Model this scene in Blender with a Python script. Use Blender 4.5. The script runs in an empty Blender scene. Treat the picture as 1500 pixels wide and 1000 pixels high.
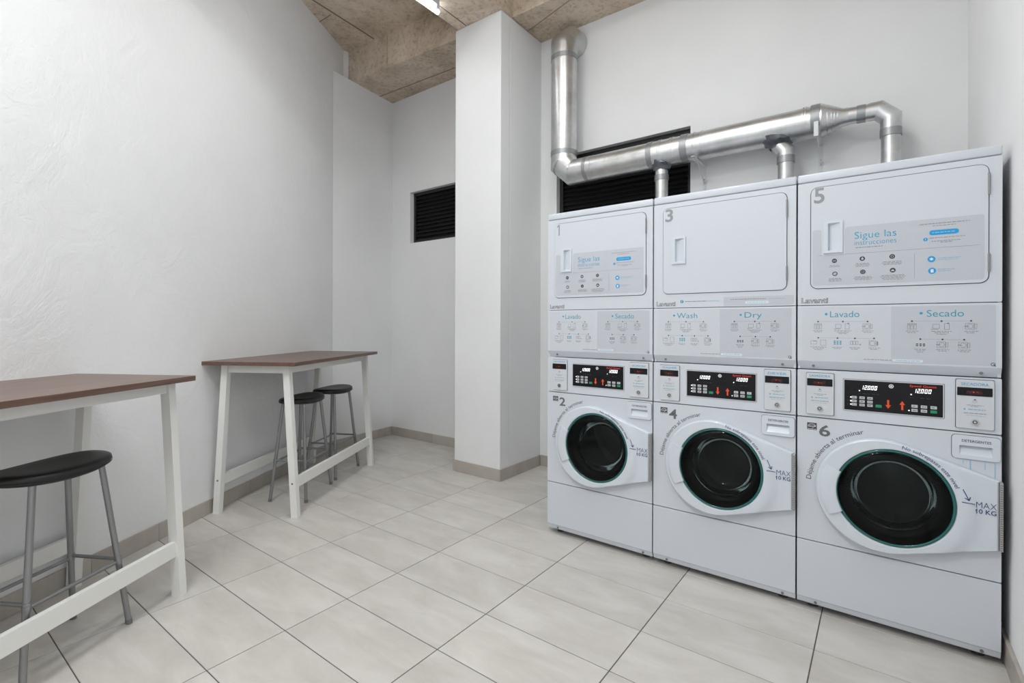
import bpy, bmesh, math, random
from mathutils import Vector, Matrix
random.seed(7)
PI = math.pi
scene = bpy.context.scene
COL = scene.collection

# ------------------------------------------------------------------ camera
YAW = math.radians(36.84)
cam_data = bpy.data.cameras.new('camera')
cam_data.sensor_width = 36.0
cam_data.sensor_fit = 'HORIZONTAL'
cam_data.lens = 36.0 * 721.3 / 1500.0
cam_data.shift_y = -(500 - 475.8) / 1500.0
cam_data.clip_start = 0.02
cam = bpy.data.objects.new('camera', cam_data)
COL.objects.link(cam)
cam.location = (1.6925, -2.6382, 1.3103)
cam.rotation_mode = 'XYZ'
cam.matrix_world = (Matrix.Translation(cam.location) @ Matrix.Rotation(YAW, 4, 'Z')
                    @ Matrix.Rotation(PI / 2, 4, 'X') @ Matrix.Rotation(math.radians(0.17), 4, 'Z'))
scene.camera = cam

# ------------------------------------------------------------------ world, exposure
world = bpy.data.worlds.new('world')
scene.world = world
world.use_nodes = True
world.node_tree.nodes['Background'].inputs[0].default_value = (0.6, 0.65, 0.7, 1)
world.node_tree.nodes['Background'].inputs[1].default_value = 0.02
scene.view_settings.view_transform = 'Standard'
scene.view_settings.look = 'None'
scene.view_settings.gamma = 1.0
scene.view_settings.use_curve_mapping = False
scene.view_settings.exposure = 0.77
LAMP_SPREAD = math.radians(142)
SLAB_SPREAD = math.radians(172)

# ------------------------------------------------------------------ materials
def new_mat(name):
    m = bpy.data.materials.new(name)
    m.use_nodes = True
    return m, m.node_tree.nodes, m.node_tree.links, m.node_tree.nodes['Principled BSDF']

def plain(name, col, rough=0.5, metal=0.0, coat=0.0, spec=None, emit=None, estr=0.0):
    m, n, l, b = new_mat(name)
    b.inputs['Base Color'].default_value = (*col, 1)
    b.inputs['Roughness'].default_value = rough
    b.inputs['Metallic'].default_value = metal
    b.inputs['Coat Weight'].default_value = coat
    b.inputs['Coat Roughness'].default_value = 0.08
    if spec is not None:
        b.inputs['Specular IOR Level'].default_value = spec
    if emit:
        b.inputs['Emission Color'].default_value = (*emit, 1)
        b.inputs['Emission Strength'].default_value = estr
    return m

def ramp(n, stops):
    r = n.new('ShaderNodeValToRGB')
    els = r.color_ramp.elements
    while len(els) < len(stops):
        els.new(0.5)
    for e, (p, c) in zip(els, stops):
        e.position = p
        e.color = (*c, 1) if len(c) == 3 else c
    return r

def noise(n, l, vec, scale, detail=4, rough=0.55, dist=0.0):
    t = n.new('ShaderNodeTexNoise')
    t.inputs['Scale'].default_value = scale
    t.inputs['Detail'].default_value = detail
    t.inputs['Roughness'].default_value = rough
    t.inputs['Distortion'].default_value = dist
    l.new(vec, t.inputs['Vector'])
    return t

def bump(n, l, height, strength, dist, bsdf):
    b = n.new('ShaderNodeBump')
    b.inputs['Strength'].default_value = strength
    b.inputs['Distance'].default_value = dist
    l.new(height, b.inputs['Height'])
    l.new(b.outputs[0], bsdf.inputs['Normal'])
    return b

def mix_col(n, l, fac, a, b, mode='MIX'):
    m = n.new('ShaderNodeMix')
    m.data_type = 'RGBA'
    m.blend_type = mode
    for sock, v in ((m.inputs[0], fac), (m.inputs[6], a), (m.inputs[7], b)):
        if isinstance(v, (int, float)):
            sock.default_value = v
        elif isinstance(v, tuple):
            sock.default_value = (*v, 1)
        else:
            l.new(v, sock)
    return m.outputs[2]

def plaster(name, base, bump_s=0.35, swirl=True):
    m, n, l, b = new_mat(name)
    tc = n.new('ShaderNodeTexCoord')
    big = noise(n, l, tc.outputs['Object'], 1.3, 3)
    r = ramp(n, [(0.35, tuple(c * 0.955 for c in base)), (0.65, base)])
    l.new(big.outputs['Fac'], r.inputs[0])
    l.new(r.outputs[0], b.inputs['Base Color'])
    b.inputs['Roughness'].default_value = 0.75
    b.inputs['Specular IOR Level'].default_value = 0.25
    f1 = noise(n, l, tc.outputs['Object'], 3.2, 6, 0.62, 1.6)
    f2 = noise(n, l, tc.outputs['Object'], 17.0, 5, 0.6, 2.2)
    ma = n.new('ShaderNodeMath'); ma.operation = 'MULTIPLY_ADD'
    l.new(f2.outputs['Fac'], ma.inputs[0]); ma.inputs[1].default_value = 0.28
    l.new(f1.outputs['Fac'], ma.inputs[2])
    bump(n, l, ma.outputs[0], bump_s, 0.012, b)
    return m

M_WALL = plaster('white_plaster', (0.83, 0.835, 0.84), 0.55)
M_WALL_RIGHT = plaster('lightened_right_plaster', (0.90, 0.90, 0.905), 0.2)  # right wall's plaster, lightened to stand in for stronger light there
M_WALL_SMOOTH = plaster('white_plaster_smooth', (0.825, 0.83, 0.835), 0.2)

def concrete():
    m, n, l, b = new_mat('raw_concrete')
    tc = n.new('ShaderNodeTexCoord')
    a = noise(n, l, tc.outputs['Object'], 2.2, 6, 0.62, 0.6)
    r = ramp(n, [(0.28, (0.44, 0.345, 0.255)), (0.5, (0.64, 0.535, 0.425)), (0.74, (0.76, 0.665, 0.56))])
    l.new(a.outputs['Fac'], r.inputs[0])
    s = noise(n, l, tc.outputs['Object'], 26, 5, 0.7)
    r2 = ramp(n, [(0.30, (0.55, 0.5, 0.45)), (0.5, (1, 1, 1))])
    l.new(s.outputs['Fac'], r2.inputs[0])
    o = mix_col(n, l, 0.85, r.outputs[0], r2.outputs[0], 'MULTIPLY')
    v = n.new('ShaderNodeTexVoronoi')
    v.inputs['Scale'].default_value = 9
    l.new(tc.outputs['Object'], v.inputs['Vector'])
    r3 = ramp(n, [(0.0, (0.25, 0.22, 0.2)), (0.07, (1, 1, 1))])
    l.new(v.outputs['Distance'], r3.inputs[0])
    o = mix_col(n, l, 0.7, o, r3.outputs[0], 'MULTIPLY')
    l.new(o, b.inputs['Base Color'])
    b.inputs['Roughness'].default_value = 0.85
    bump(n, l, s.outputs['Fac'], 0.4, 0.01, b)
    return m
M_CONC = concrete()
M_CONC_SEAM = plain('concrete_seam', (0.26, 0.205, 0.16), 0.9)

def tile_mat(name, lo, hi, rough):
    m, n, l, b = new_mat(name)
    tc = n.new('ShaderNodeTexCoord')
    oi = n.new('ShaderNodeObjectInfo')
    mp = n.new('ShaderNodeMapping')
    mp.inputs['Scale'].default_value = (1.0, 2.6, 1.0)
    add = n.new('ShaderNodeVectorMath'); add.operation = 'ADD'
    l.new(tc.outputs['Object'], add.inputs[0])
    sc = n.new('ShaderNodeVectorMath'); sc.operation = 'SCALE'
    comb = n.new('ShaderNodeCombineXYZ')
    for i in range(3):
        l.new(oi.outputs['Random'], comb.inputs[i])
    l.new(comb.outputs[0], sc.inputs[0]); sc.inputs['Scale'].default_value = 37.0
    l.new(sc.outputs[0], add.inputs[1])
    l.new(add.outputs[0], mp.inputs['Vector'])
    a = noise(n, l, mp.outputs[0], 3.0, 7, 0.62, 0.4)
    r = ramp(n, [(0.33, lo), (0.66, hi)])
    l.new(a.outputs['Fac'], r.inputs[0])
    hv = n.new('ShaderNodeHueSaturation')
    mr = n.new('ShaderNodeMapRange')
    mr.inputs['To Min'].default_value = 0.96; mr.inputs['To Max'].default_value = 1.03
    l.new(oi.outputs['Random'], mr.inputs['Value'])
    l.new(mr.outputs[0], hv.inputs['Value'])
    l.new(r.outputs[0], hv.inputs['Color'])
    l.new(hv.outputs[0], b.inputs['Base Color'])
    b.inputs['Roughness'].default_value = rough
    f = noise(n, l, add.outputs[0], 40, 4)
    bump(n, l, f.outputs['Fac'], 0.05, 0.004, b)
    return m
M_TILE = tile_mat('floor_tile', (0.495, 0.466, 0.432), (0.605, 0.579, 0.546), 0.42)
M_BASE = tile_mat('baseboard_tile', (0.40, 0.36, 0.32), (0.50, 0.46, 0.41), 0.45)
M_GROUT = plain('grout', (0.10, 0.09, 0.08), 0.9)

M_WHITE = plain('white_enamel', (0.615, 0.645, 0.70), 0.34, coat=0.25)
M_WHITE_PL = plain('white_plastic', (0.61, 0.635, 0.67), 0.38)
M_DOORW = plain('white_door_plastic', (0.63, 0.677, 0.735), 0.30, coat=0.3)
M_INNER = plain('cabinet_interior', (0.10, 0.105, 0.11), 0.7)
M_DARK = plain('dark_gap', (0.015, 0.015, 0.017), 0.8)
M_GAPSHADE = plain('gap_shade', (0.035, 0.036, 0.04), 0.6)  # dark colour standing in for shade in the door and drawer gaps
M_STICK = plain('grey_sticker', (0.52, 0.545, 0.592), 0.45)
M_STICKW = plain('white_sticker', (0.59, 0.617, 0.665), 0.42)
M_NUM = plain('grey_number', (0.13, 0.133, 0.145), 0.5)
M_NUM_PALE = plain('pale_grey_number', (0.29, 0.30, 0.32), 0.5)
M_BLUE = plain('print_blue', (0.004, 0.33, 0.70), 0.5)
M_CYAN = plain('print_cyan', (0.02, 0.36, 0.60), 0.5)
M_TEALT = plain('print_teal', (0.02, 0.33, 0.44), 0.5)
M_PALEBLUE = plain('print_pale_blue', (0.27, 0.50, 0.66), 0.5)
M_INK = plain('print_ink', (0.05, 0.05, 0.065), 0.5)
M_GREYINK = plain('print_grey_ink', (0.06, 0.06, 0.068), 0.5)
M_PALEINK = plain('print_pale_ink', (0.23, 0.235, 0.25), 0.5)
M_NAVY = plain('print_navy', (0.045, 0.05, 0.20), 0.5)
M_STAIN = plain('blue_detergent_stain', (0.25, 0.52, 0.72), 0.4)
M_PANELBLK = plain('black_panel', (0.006, 0.006, 0.008), 0.35, spec=0.3)
M_DIGIT = plain('lit_digit', (0.9, 0.9, 0.9), 0.5, emit=(0.92, 0.97, 1.0), estr=0.8)
M_REDLED = plain('red_led', (0.3, 0.01, 0.01), 0.4, emit=(1.0, 0.06, 0.03), estr=0.35)
M_DIMLED = plain('dim_red_window', (0.045, 0.004, 0.004), 0.25)
M_ORANGE = plain('orange_print', (0.82, 0.08, 0.02), 0.5)
M_REDTXT = plain('red_print', (0.75, 0.045, 0.025), 0.5)
M_GREENB = plain('green_key', (0.01, 0.28, 0.13), 0.5)
M_KEY = plain('grey_key', (0.55, 0.56, 0.57), 0.5)
M_PRINTW = plain('white_print', (0.78, 0.78, 0.78), 0.5)
M_CHROME = plain('chrome', (0.62, 0.62, 0.62), 0.22, 1.0)
M_SCREW = plain('dull_screw', (0.22, 0.22, 0.22), 0.5, 0.7)
M_DHINGE = plain('door_hinge_steel', (0.30, 0.30, 0.30), 0.5, 0.6)
M_HINGE = plain('hinge_steel', (0.50, 0.49, 0.47), 0.45, 0.6)
M_DRUM = plain('drum_steel', (0.42, 0.42, 0.43), 0.40, 0.35)
M_BOWL = plain('dark_bowl', (0.007, 0.007, 0.008), 0.15, spec=0.28)
M_TEAL = plain('teal_glass_edge', (0.006, 0.12, 0.108), 0.15, coat=0.5)
M_STEELTUBE = plain('grey_steel_tube', (0.30, 0.305, 0.31), 0.36, 0.75)
M_RUBBER = plain('rubber_foot', (0.06, 0.06, 0.06), 0.8)
M_FOOTCAP = plain('grey_foot_cap', (0.20, 0.20, 0.205), 0.5, 0.4)
M_TABLEW = plain('white_lacquer', (0.82, 0.815, 0.785), 0.45)
M_BRACKET = plain('white_bracket', (0.70, 0.71, 0.72), 0.45)
M_TAPE = plain('silver_tape', (0.34, 0.35, 0.36), 0.42, 0.75)
M_DKTAPE = plain('dark_sealant_tape', (0.15, 0.16, 0.175), 0.42, 0.7)
M_BLACKM = plain('black_louver', (0.012, 0.012, 0.014), 0.5)
M_WIRE = plain('steel_wire', (0.45, 0.45, 0.45), 0.4, 0.8)

def glass_mat(name, tint, ior):
    m = bpy.data.materials.new(name)
    m.use_nodes = True
    n, l = m.node_tree.nodes, m.node_tree.links
    n.clear()
    o = n.new('ShaderNodeOutputMaterial')
    t = n.new('ShaderNodeBsdfTransparent'); t.inputs[0].default_value = (*tint, 1)
    g = n.new('ShaderNodeBsdfGlossy'); g.inputs['Roughness'].default_value = 0.04
    g.inputs[0].default_value = (0.8, 0.85, 0.85, 1)
    f = n.new('ShaderNodeFresnel'); f.inputs[0].default_value = ior
    x = n.new('ShaderNodeMixShader')
    l.new(f.outputs[0], x.inputs[0]); l.new(t.outputs[0], x.inputs[1]); l.new(g.outputs[0], x.inputs[2])
    l.new(x.outputs[0], o.inputs[0])
    return m
M_GLASS = glass_mat('smoked_door_glass', (0.46, 0.49, 0.49), 1.27)
M_BOWLGLASS = glass_mat('clear_bowl_glass', (0.85, 0.87, 0.87), 1.33)

def galv():
    m, n, l, b = new_mat('galvanised_steel')
    tc = n.new('ShaderNodeTexCoord')
    v = n.new('ShaderNodeTexVoronoi'); v.inputs['Scale'].default_value = 55
    l.new(tc.outputs['Object'], v.inputs['Vector'])
    a = noise(n, l, tc.outputs['Object'], 7, 4)
    r = ramp(n, [(0.3, (0.52, 0.53, 0.53)), (0.7, (0.70, 0.71, 0.71))])
    l.new(a.outputs['Fac'], r.inputs[0])
    o = mix_col(n, l, 0.12, r.outputs[0], v.outputs['Color'], 'SOFT_LIGHT')
    l.new(o, b.inputs['Base Color'])
    b.inputs['Metallic'].default_value = 1.0
    rr = n.new('ShaderNodeMapRange')
    rr.inputs['To Min'].default_value = 0.30; rr.inputs['To Max'].default_value = 0.42
    l.new(a.outputs['Fac'], rr.inputs['Value'])
    l.new(rr.outputs[0], b.inputs['Roughness'])
    return m
M_GALV = galv()

def wood():
    m, n, l, b = new_mat('brown_wood_veneer')
    tc = n.new('ShaderNodeTexCoord')
    mp = n.new('ShaderNodeMapping'); mp.inputs['Scale'].default_value = (22, 1.6, 22)
    l.new(tc.outputs['Object'], mp.inputs['Vector'])
    a = noise(n, l, mp.outputs[0], 2.0, 6, 0.6, 0.8)
    r = ramp(n, [(0.3, (0.095, 0.053, 0.038)), (0.55, (0.145, 0.084, 0.062)), (0.75, (0.185, 0.112, 0.086))])
    l.new(a.outputs['Fac'], r.inputs[0])
    l.new(r.outputs[0], b.inputs['Base Color'])
    b.inputs['Roughness'].default_value = 0.33
    return m
M_WOOD = wood()

def vinyl():
    m, n, l, b = new_mat('black_vinyl')
    tc = n.new('ShaderNodeTexCoord')
    a = noise(n, l, tc.outputs['Object'], 160, 3)
    b.inputs['Base Color'].default_value = (0.008, 0.008, 0.008, 1)
    b.inputs['Roughness'].default_value = 0.42
    bump(n, l, a.outputs['Fac'], 0.15, 0.002, b)
    return m
M_VINYL = vinyl()

# ------------------------------------------------------------------ helpers
class MB:
    """collects primitive shapes, then links them as ONE mesh object"""
    def __init__(self):
        self.bm = bmesh.new()
    def box(self, x0, x1, y0, y1, z0, z1, bev=0.0, seg=2):
        vs = [self.bm.verts.new(p) for p in ((x0, y0, z0), (x1, y0, z0), (x1, y1, z0), (x0, y1, z0),
                                             (x0, y0, z1), (x1, y0, z1), (x1, y1, z1), (x0, y1, z1))]
        fs = [self.bm.faces.new([vs[i] for i in f]) for f in
              ((0, 3, 2, 1), (4, 5, 6, 7), (0, 1, 5, 4), (1, 2, 6, 5), (2, 3, 7, 6), (3, 0, 4, 7))]
        if bev > 0:
            es = set()
            for f in fs:
                es.update(f.edges)
            bmesh.ops.bevel(self.bm, geom=list(es), offset=bev, segments=seg, affect='EDGES', profile=0.5)
        return self
    def prism_x(self, prof, x0, x1):
        """profile of (y,z) points, extruded along x"""
        a = [self.bm.verts.new((x0, y, z)) for y, z in prof]
        b = [self.bm.verts.new((x1, y, z)) for y, z in prof]
        n = len(prof)
        self.bm.faces.new(a); self.bm.faces.new(b[::-1])
        for i in range(n):
            self.bm.faces.new((a[i], b[i], b[(i + 1) % n], a[(i + 1) % n]))
        return self
    def prism(self, pts, z0, z1):
        a = [self.bm.verts.new((x, y, z0)) for x, y in pts]
        b = [self.bm.verts.new((x, y, z1)) for x, y in pts]
        n = len(pts)
        self.bm.faces.new(a[::-1]); self.bm.faces.new(b)
        for i in range(n):
            self.bm.faces.new((a[i], a[(i + 1) % n], b[(i + 1) % n], b[i]))
        return self
    def rings(self, loops, close_start=False, close_end=False, cyclic=True):
        """loft a list of point loops of equal length"""
        vl = [[self.bm.verts.new(p) for p in lp] for lp in loops]
        n = len(loops[0])
        for a, b in zip(vl, vl[1:]):
            for i in range(n if cyclic else n - 1):
                j = (i + 1) % n
                self.bm.faces.new((a[i], a[j], b[j], b[i]))
        if close_start:
            self.bm.faces.new(vl[0][::-1])
        if close_end:
            self.bm.faces.new(vl[-1])
        return self
    def tube(self, pts, r, seg=16, caps=True):
        """round tube along a polyline with mitred joints; r may be a list"""
        P = [Vector(p) for p in pts]
        rs = r if isinstance(r, (list, tuple)) else [r] * len(P)
        loops = []
        d0 = (P[1] - P[0]).normalized()
        up = Vector((0, 0, 1)) if abs(d0.z) < 0.9 else Vector((0, 1, 0))
        u = d0.cross(up).normalized(); v = u.cross(d0).normalized()
        prev = d0
        ang = [2 * PI * k / seg for k in range(seg)]
        ring = [u * math.cos(a) + v * math.sin(a) for a in ang]
        for i, p in enumerate(P):
            din = (P[i] - P[i - 1]).normalized() if i else (P[1] - P[0]).normalized()
            dout = (P[i + 1] - P[i]).normalized() if i < len(P) - 1 else din
            if i:
                q = prev.rotation_difference(din)
                ring = [q @ w for w in ring]
                prev = din
            m = (din + dout).normalized()
            loop = []
            for w in ring:
                off = w * rs[i]
                t = -off.dot(m) / max(din.dot(m), 1e-4)
                loop.append(p + off + din * t)
            loops.append(loop)
        return self.rings(loops, caps, caps)
    def disc(self, cx, cz, y, r, seg=20, rx=None):
        vs = [self.bm.verts.new((cx + (rx or r) * math.cos(2 * PI * k / seg), y, cz + r * math.sin(2 * PI * k / seg))) for k in range(seg)]
        self.bm.faces.new(vs)
        return self
    def ring2d(self, cx, cz, y, r0, r1, seg=24):
        a = [(cx + r0 * math.cos(2 * PI * k / seg), y, cz + r0 * math.sin(2 * PI * k / seg)) for k in range(seg)]
        b = [(cx + r1 * math.cos(2 * PI * k / seg), y, cz + r1 * math.sin(2 * PI * k / seg)) for k in range(seg)]
        return self.rings([a, b])
    def quad(self, x0, x1, z0, z1, y):
        self.bm.faces.new([self.bm.verts.new(p) for p in ((x0, y, z0), (x1, y, z0), (x1, y, z1), (x0, y, z1))])
        return self
    def poly(self, pts, y):
        self.bm.faces.new([self.bm.verts.new((x, y, z)) for x, z in pts])
        return self
    def cyl_y(self, cx, cz, y0, y1, r, seg=20):
        a = [(cx + r * math.cos(2 * PI * k / seg), y0, cz + r * math.sin(2 * PI * k / seg)) for k in range(seg)]
        b = [(cx + r * math.cos(2 * PI * k / seg), y1, cz + r * math.sin(2 * PI * k / seg)) for k in range(seg)]
        return self.rings([a, b], True, True)
    def plate(self, outer, holes, y0, y1, rim=0.0):
        """flat plate in the xz plane between y0 (front) and y1 (back) with holes"""
        bm = self.bm
        for y, flip in ((y0, False), (y1, True)):
            edges = []
            for lp in [outer] + holes:
                vs = [bm.verts.new((x, y, z)) for x, z in lp]
                edges += [bm.edges.new((vs[i], vs[(i + 1) % len(vs)])) for i in range(len(vs))]
            bmesh.ops.triangle_fill(bm, edges=edges, use_beauty=True)
        for lp in [outer] + holes:
            n = len(lp)
            a = [bm.verts.new((x, y0, z)) for x, z in lp]
            b = [bm.verts.new((x, y1, z)) for x, z in lp]
            for i in range(n):
                bm.faces.new((a[i], a[(i + 1) % n], b[(i + 1) % n], b[i]))
        bmesh.ops.remove_doubles(bm, verts=bm.verts, dist=1e-6)
        return self
    def shift(self, dx, dy, dz):
        bmesh.ops.translate(self.bm, vec=(dx, dy, dz), verts=self.bm.verts)
        return self
    def build(self, name, mat, parent=None, smooth=0, loc=None, off=None):
        if off:
            self.shift(*off)
        bmesh.ops.recalc_face_normals(self.bm, faces=self.bm.faces)
        me = bpy.data.meshes.new(name)
        self.bm.to_mesh(me); self.bm.free()
        me.materials.append(mat)
        o = bpy.data.objects.new(name, me)
        COL.objects.link(o)
        if name in ('fine_print', 'blue_print', 'key_print', 'pictogram', 'web_address', 'pill_print', 'label_swoosh', 'detergent_drip'):
            o['kind'] = 'stuff'          # marks too small to pick apart
        if parent:
            o.parent = parent
        if loc:
            o.location = loc
        if smooth:
            me.shade_smooth()
            me.set_sharp_from_angle(angle=math.radians(smooth))
        return o

def empty(name, loc, rz=0.0):
    o = bpy.data.objects.new(name, None)
    COL.objects.link(o)
    o.location = loc
    o.rotation_euler = (0, 0, rz)
    o.empty_display_size = 0.1
    return o

def tag(o, label, cat=None, group=None, kind=None):
    o['label'] = label
    if cat: o['category'] = cat
    if group: o['group'] = group
    if kind: o['kind'] = kind
    return o

def struct(o, label):
    o['kind'] = 'structure'
    o['label'] = label
    return o

def copy_tree(o, parent=None):
    c = o.copy(); COL.objects.link(c)
    if parent:
        c.parent = parent
    for ch in list(o.children):
        copy_tree(ch, c)
    return c

def rrect(x0, x1, z0, z1, r, seg=6):
    pts = []
    for cx, cz, a0 in ((x1 - r, z1 - r, 0), (x0 + r, z1 - r, PI / 2), (x0 + r, z0 + r, PI), (x1 - r, z0 + r, 1.5 * PI)):
        for k in range(seg + 1):
            a = a0 + PI / 2 * k / seg
            pts.append((cx + r * math.cos(a), cz + r * math.sin(a)))
    return pts

# ---- lettering: built-in vector font turned into flat meshes
_txt = {}
def text_data(s, offset=0.0):
    key = (s, offset)
    if key not in _txt:
        cu = bpy.data.curves.new('t', 'FONT')
        cu.body = s
        cu.size = 1.0
        cu.offset = offset
        cu.resolution_u = 3
        ob = bpy.data.objects.new('t', cu)
        COL.objects.link(ob)
        dg = bpy.context.evaluated_depsgraph_get()
        me = bpy.data.meshes.new_from_object(ob.evaluated_get(dg))
        vs = [(v.co.x, v.co.y) for v in me.vertices]
        fs = [tuple(p.vertices) for p in me.polygons]
        bpy.data.objects.remove(ob); bpy.data.curves.remove(cu); bpy.data.meshes.remove(me)
        _txt[key] = (vs, fs)
    return _txt[key]

def mesh_obj(name, vs, fs, mat, parent, off=(0, 0, 0)):
    me = bpy.data.meshes.new(name)
    me.from_pydata([(x + off[0], y + off[1], z + off[2]) for x, y, z in vs], [], fs)
    me.materials.append(mat)
    o = bpy.data.objects.new(name, me)
    COL.objects.link(o)
    if parent:
        o.parent = parent
    return o

def text(name, s, x0, x1, z0, z1, y, mat, parent, off=(0, 0, 0), offset=0.0):
    """fit the word into the box x0..x1, z0..z1 on a plane facing -y"""
    vs, fs = text_data(s, offset)
    ax0 = min(v[0] for v in vs); ax1 = max(v[0] for v in vs)
    az0 = min(v[1] for v in vs); az1 = max(v[1] for v in vs)
    sx = (x1 - x0) / (ax1 - ax0); sz = (z1 - z0) / (az1 - az0)
    return mesh_obj(name, [(x0 + (vx - ax0) * sx, y, z0 + (vy - az0) * sz) for vx, vy in vs], fs, mat, parent, off)

def arc_text(name, s, cx, cz, r, a0, a1, h, yfun, mat, parent, off=(0, 0, 0)):
    """text running clockwise along a circle from angle a0 to a1 (radians); r may be a function of angle"""
    vs, fs = text_data(s)
    ax0 = min(v[0] for v in vs); ax1 = max(v[0] for v in vs)
    sz = h / 0.72
    out = []
    for vx, vy in vs:
        t = (vx - ax0) / (ax1 - ax0)
        a = a0 + (a1 - a0) * t
        R = (r(a) if callable(r) else r) + vy * sz
        x, z = cx + R * math.cos(a), cz + R * math.sin(a)
        out.append((x, yfun(x, z), z))
    return mesh_obj(name, out, fs, mat, parent, off)

def dashes(mb, cx, z, w, y, h=0.0022, rng=random):
    """a line of print too small to read: a row of word-long strokes"""
    x = cx - w / 2; end = cx + w / 2
    while x < end - 0.002:
        ww = min(rng.uniform(0.005, 0.014), end - x)
        mb.quad(x, x + ww, z, z + h, y)
        x += ww + 0.0025

SEG7 = {'0': 'abcdef', '1': 'bc', '2': 'abged'}
def seven_seg(mb, s, x0, x1, z0, z1, y):
    n = sum(1 for c in s if c != '.')
    pitch = (x1 - x0) / n
    w = pitch * 0.68; h = z1 - z0; t = h * 0.115
    sk = lambda z: (z - z0) * 0.16
    def bar(xa, xb, za, zb):
        mb.poly([(xa + sk(za), za), (xb + sk(za), za), (xb + sk(zb), zb), (xa + sk(zb), zb)], y)
    i = 0
    for c in s:
        if c == '.':
            xa = x0 + i * pitch - pitch * 0.24
            bar(xa, xa + t, z0, z0 + t); continue
        xa = x0 + i * pitch; xb = xa + w; zm = (z0 + z1) / 2
        g = t * 0.15
        for q in SEG7[c]:
            if q == 'a': bar(xa + g, xb - g, z1 - t, z1)
            if q == 'd': bar(xa + g, xb - g, z0, z0 + t)
            if q == 'g': bar(xa + g, xb - g, zm - t / 2, zm + t / 2)
            if q == 'b': bar(xb - t, xb, zm + g, z1 - g)
            if q == 'c': bar(xb - t, xb, z0 + g, zm - g)
            if q == 'f': bar(xa, xa + t, zm + g, z1 - g)
            if q == 'e': bar(xa, xa + t, z0 + g, zm - g)
        i += 1

# ------------------------------------------------------------------ room shell
ZS, ZB = 4.29, 3.95              # slab soffit, beam soffit
XR, YB, XC = 2.092, 1.21, -2.985 # right wall, back wall, far left wall
WM = Vector((-1.9858, -1.2354)); WU = Vector((-0.4909, 0.8712)); WN = Vector((0.8712, 0.4909))
YF = -4.4                        # wall behind the camera
wl_far = WM + WU * ((XC - WM.x) / WU.x)
wl_crease = WM + WU * ((-2.873 - WM.x) / WU.x)   # where the far left wall leaves the long wall
wl_near = WM + WU * ((YF - 0.15 - WM.y) / WU.y)

fl = MB().box(-3.15, 2.25, YF - 0.15, 1.36, -0.12, -0.0025).build('floor', M_GROUT)
struct(fl, 'floor of pale beige rectangular stoneware tiles with dark joints')
TA, TBB, TX0, TY0, G = 0.6085, 0.306, -0.9555, -0.6131, 0.0021
tile_me = {}
def inside_room(x, y):
    if x > XR + 0.02 or y > YB + 0.02 or x < XC - 0.02 or y < YF - 0.05:
        return False
    return (Vector((x, y)) - WM).dot(WN) > -0.02
for i in range(-5, 6):
    for j in range(-7, 14):
        xa, xb = TX0 + i * TA + G, TX0 + (i + 1) * TA - G
        yb, ya = TY0 - j * TBB - G, TY0 - (j + 1) * TBB + G
        xa, xb = max(xa, -3.15), min(xb, 2.25); ya, yb = max(ya, YF - 0.15), min(yb, 1.36)
        if xb - xa < 0.01 or yb - ya < 0.01:
            continue
        if not any(inside_room(x, y) for x in (xa, xb, (xa + xb) / 2) for y in (ya, yb)):
            continue
        key = (round(xb - xa, 3), round(yb - ya, 3))
        c = ((xa + xb) / 2, (ya + yb) / 2, 0)
        if key not in tile_me:
            hx, hy = key[0] / 2, key[1] / 2
            o = MB().rings([[(-hx, -hy, -0.010), (hx, -hy, -0.010), (hx, hy, -0.010), (-hx, hy, -0.010)],
                            [(-hx, -hy, -0.0012), (hx, -hy, -0.0012), (hx, hy, -0.0012), (-hx, hy, -0.0012)],
                            [(-hx + .0012, -hy + .0012, 0), (hx - .0012, -hy + .0012, 0), (hx - .0012, hy - .0012, 0), (-hx + .0012, hy - .0012, 0)]],
                           False, True).build('floor_tile', M_TILE, fl, loc=c)
            tile_me[key] = o.data
        else:
            o = bpy.data.objects.new('floor_tile', tile_me[key]); COL.objects.link(o)
            o.parent = fl; o.location = c

# back wall with two louvre openings
V1 = (-2.665, -1.42, 2.25, 2.835)      # opening left of the column
V2 = (-0.685, 0.518, 2.25, 2.845)      # opening behind the duct
def holed_wall(mb, x0, x1, y0, y1, z0, z1, holes):
    xs = sorted({x0, x1, *[h[0] for h in holes], *[h[1] for h in holes]})
    zs = sorted({z0, z1, *[h[2] for h in holes], *[h[3] for h in holes]})
    for xa, xb in zip(xs, xs[1:]):
        for za, zb in zip(zs, zs[1:]):
            cx, cz = (xa + xb) / 2, (za + zb) / 2
            if any(h[0] < cx < h[1] and h[2] < cz < h[3] for h in holes):
                continue
            mb.box(xa, xb, y0, y1, za, zb)
    bmesh.ops.remove_doubles(mb.bm, verts=mb.bm.verts, dist=1e-5)
    # drop the interior faces shared by neighbouring cells
    seen = {}
    for f in list(mb.bm.faces):
        k = tuple(sorted(v.index for v in f.verts))
        seen.setdefault(k, []).append(f)
    for fs in seen.values():
        if len(fs) > 1:
            bmesh.ops.delete(mb.bm, geom=fs, context='FACES_ONLY')
mb = MB(); mb.bm.verts.index_update()
holed_wall(mb, XC - 0.12, XR + 0.12, YB, YB + 0.15, 0.0, ZB, [V1, V2])
struct(mb.build('wall_back', M_WALL_SMOOTH), 'white plastered back wall with two louvred openings')

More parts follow.
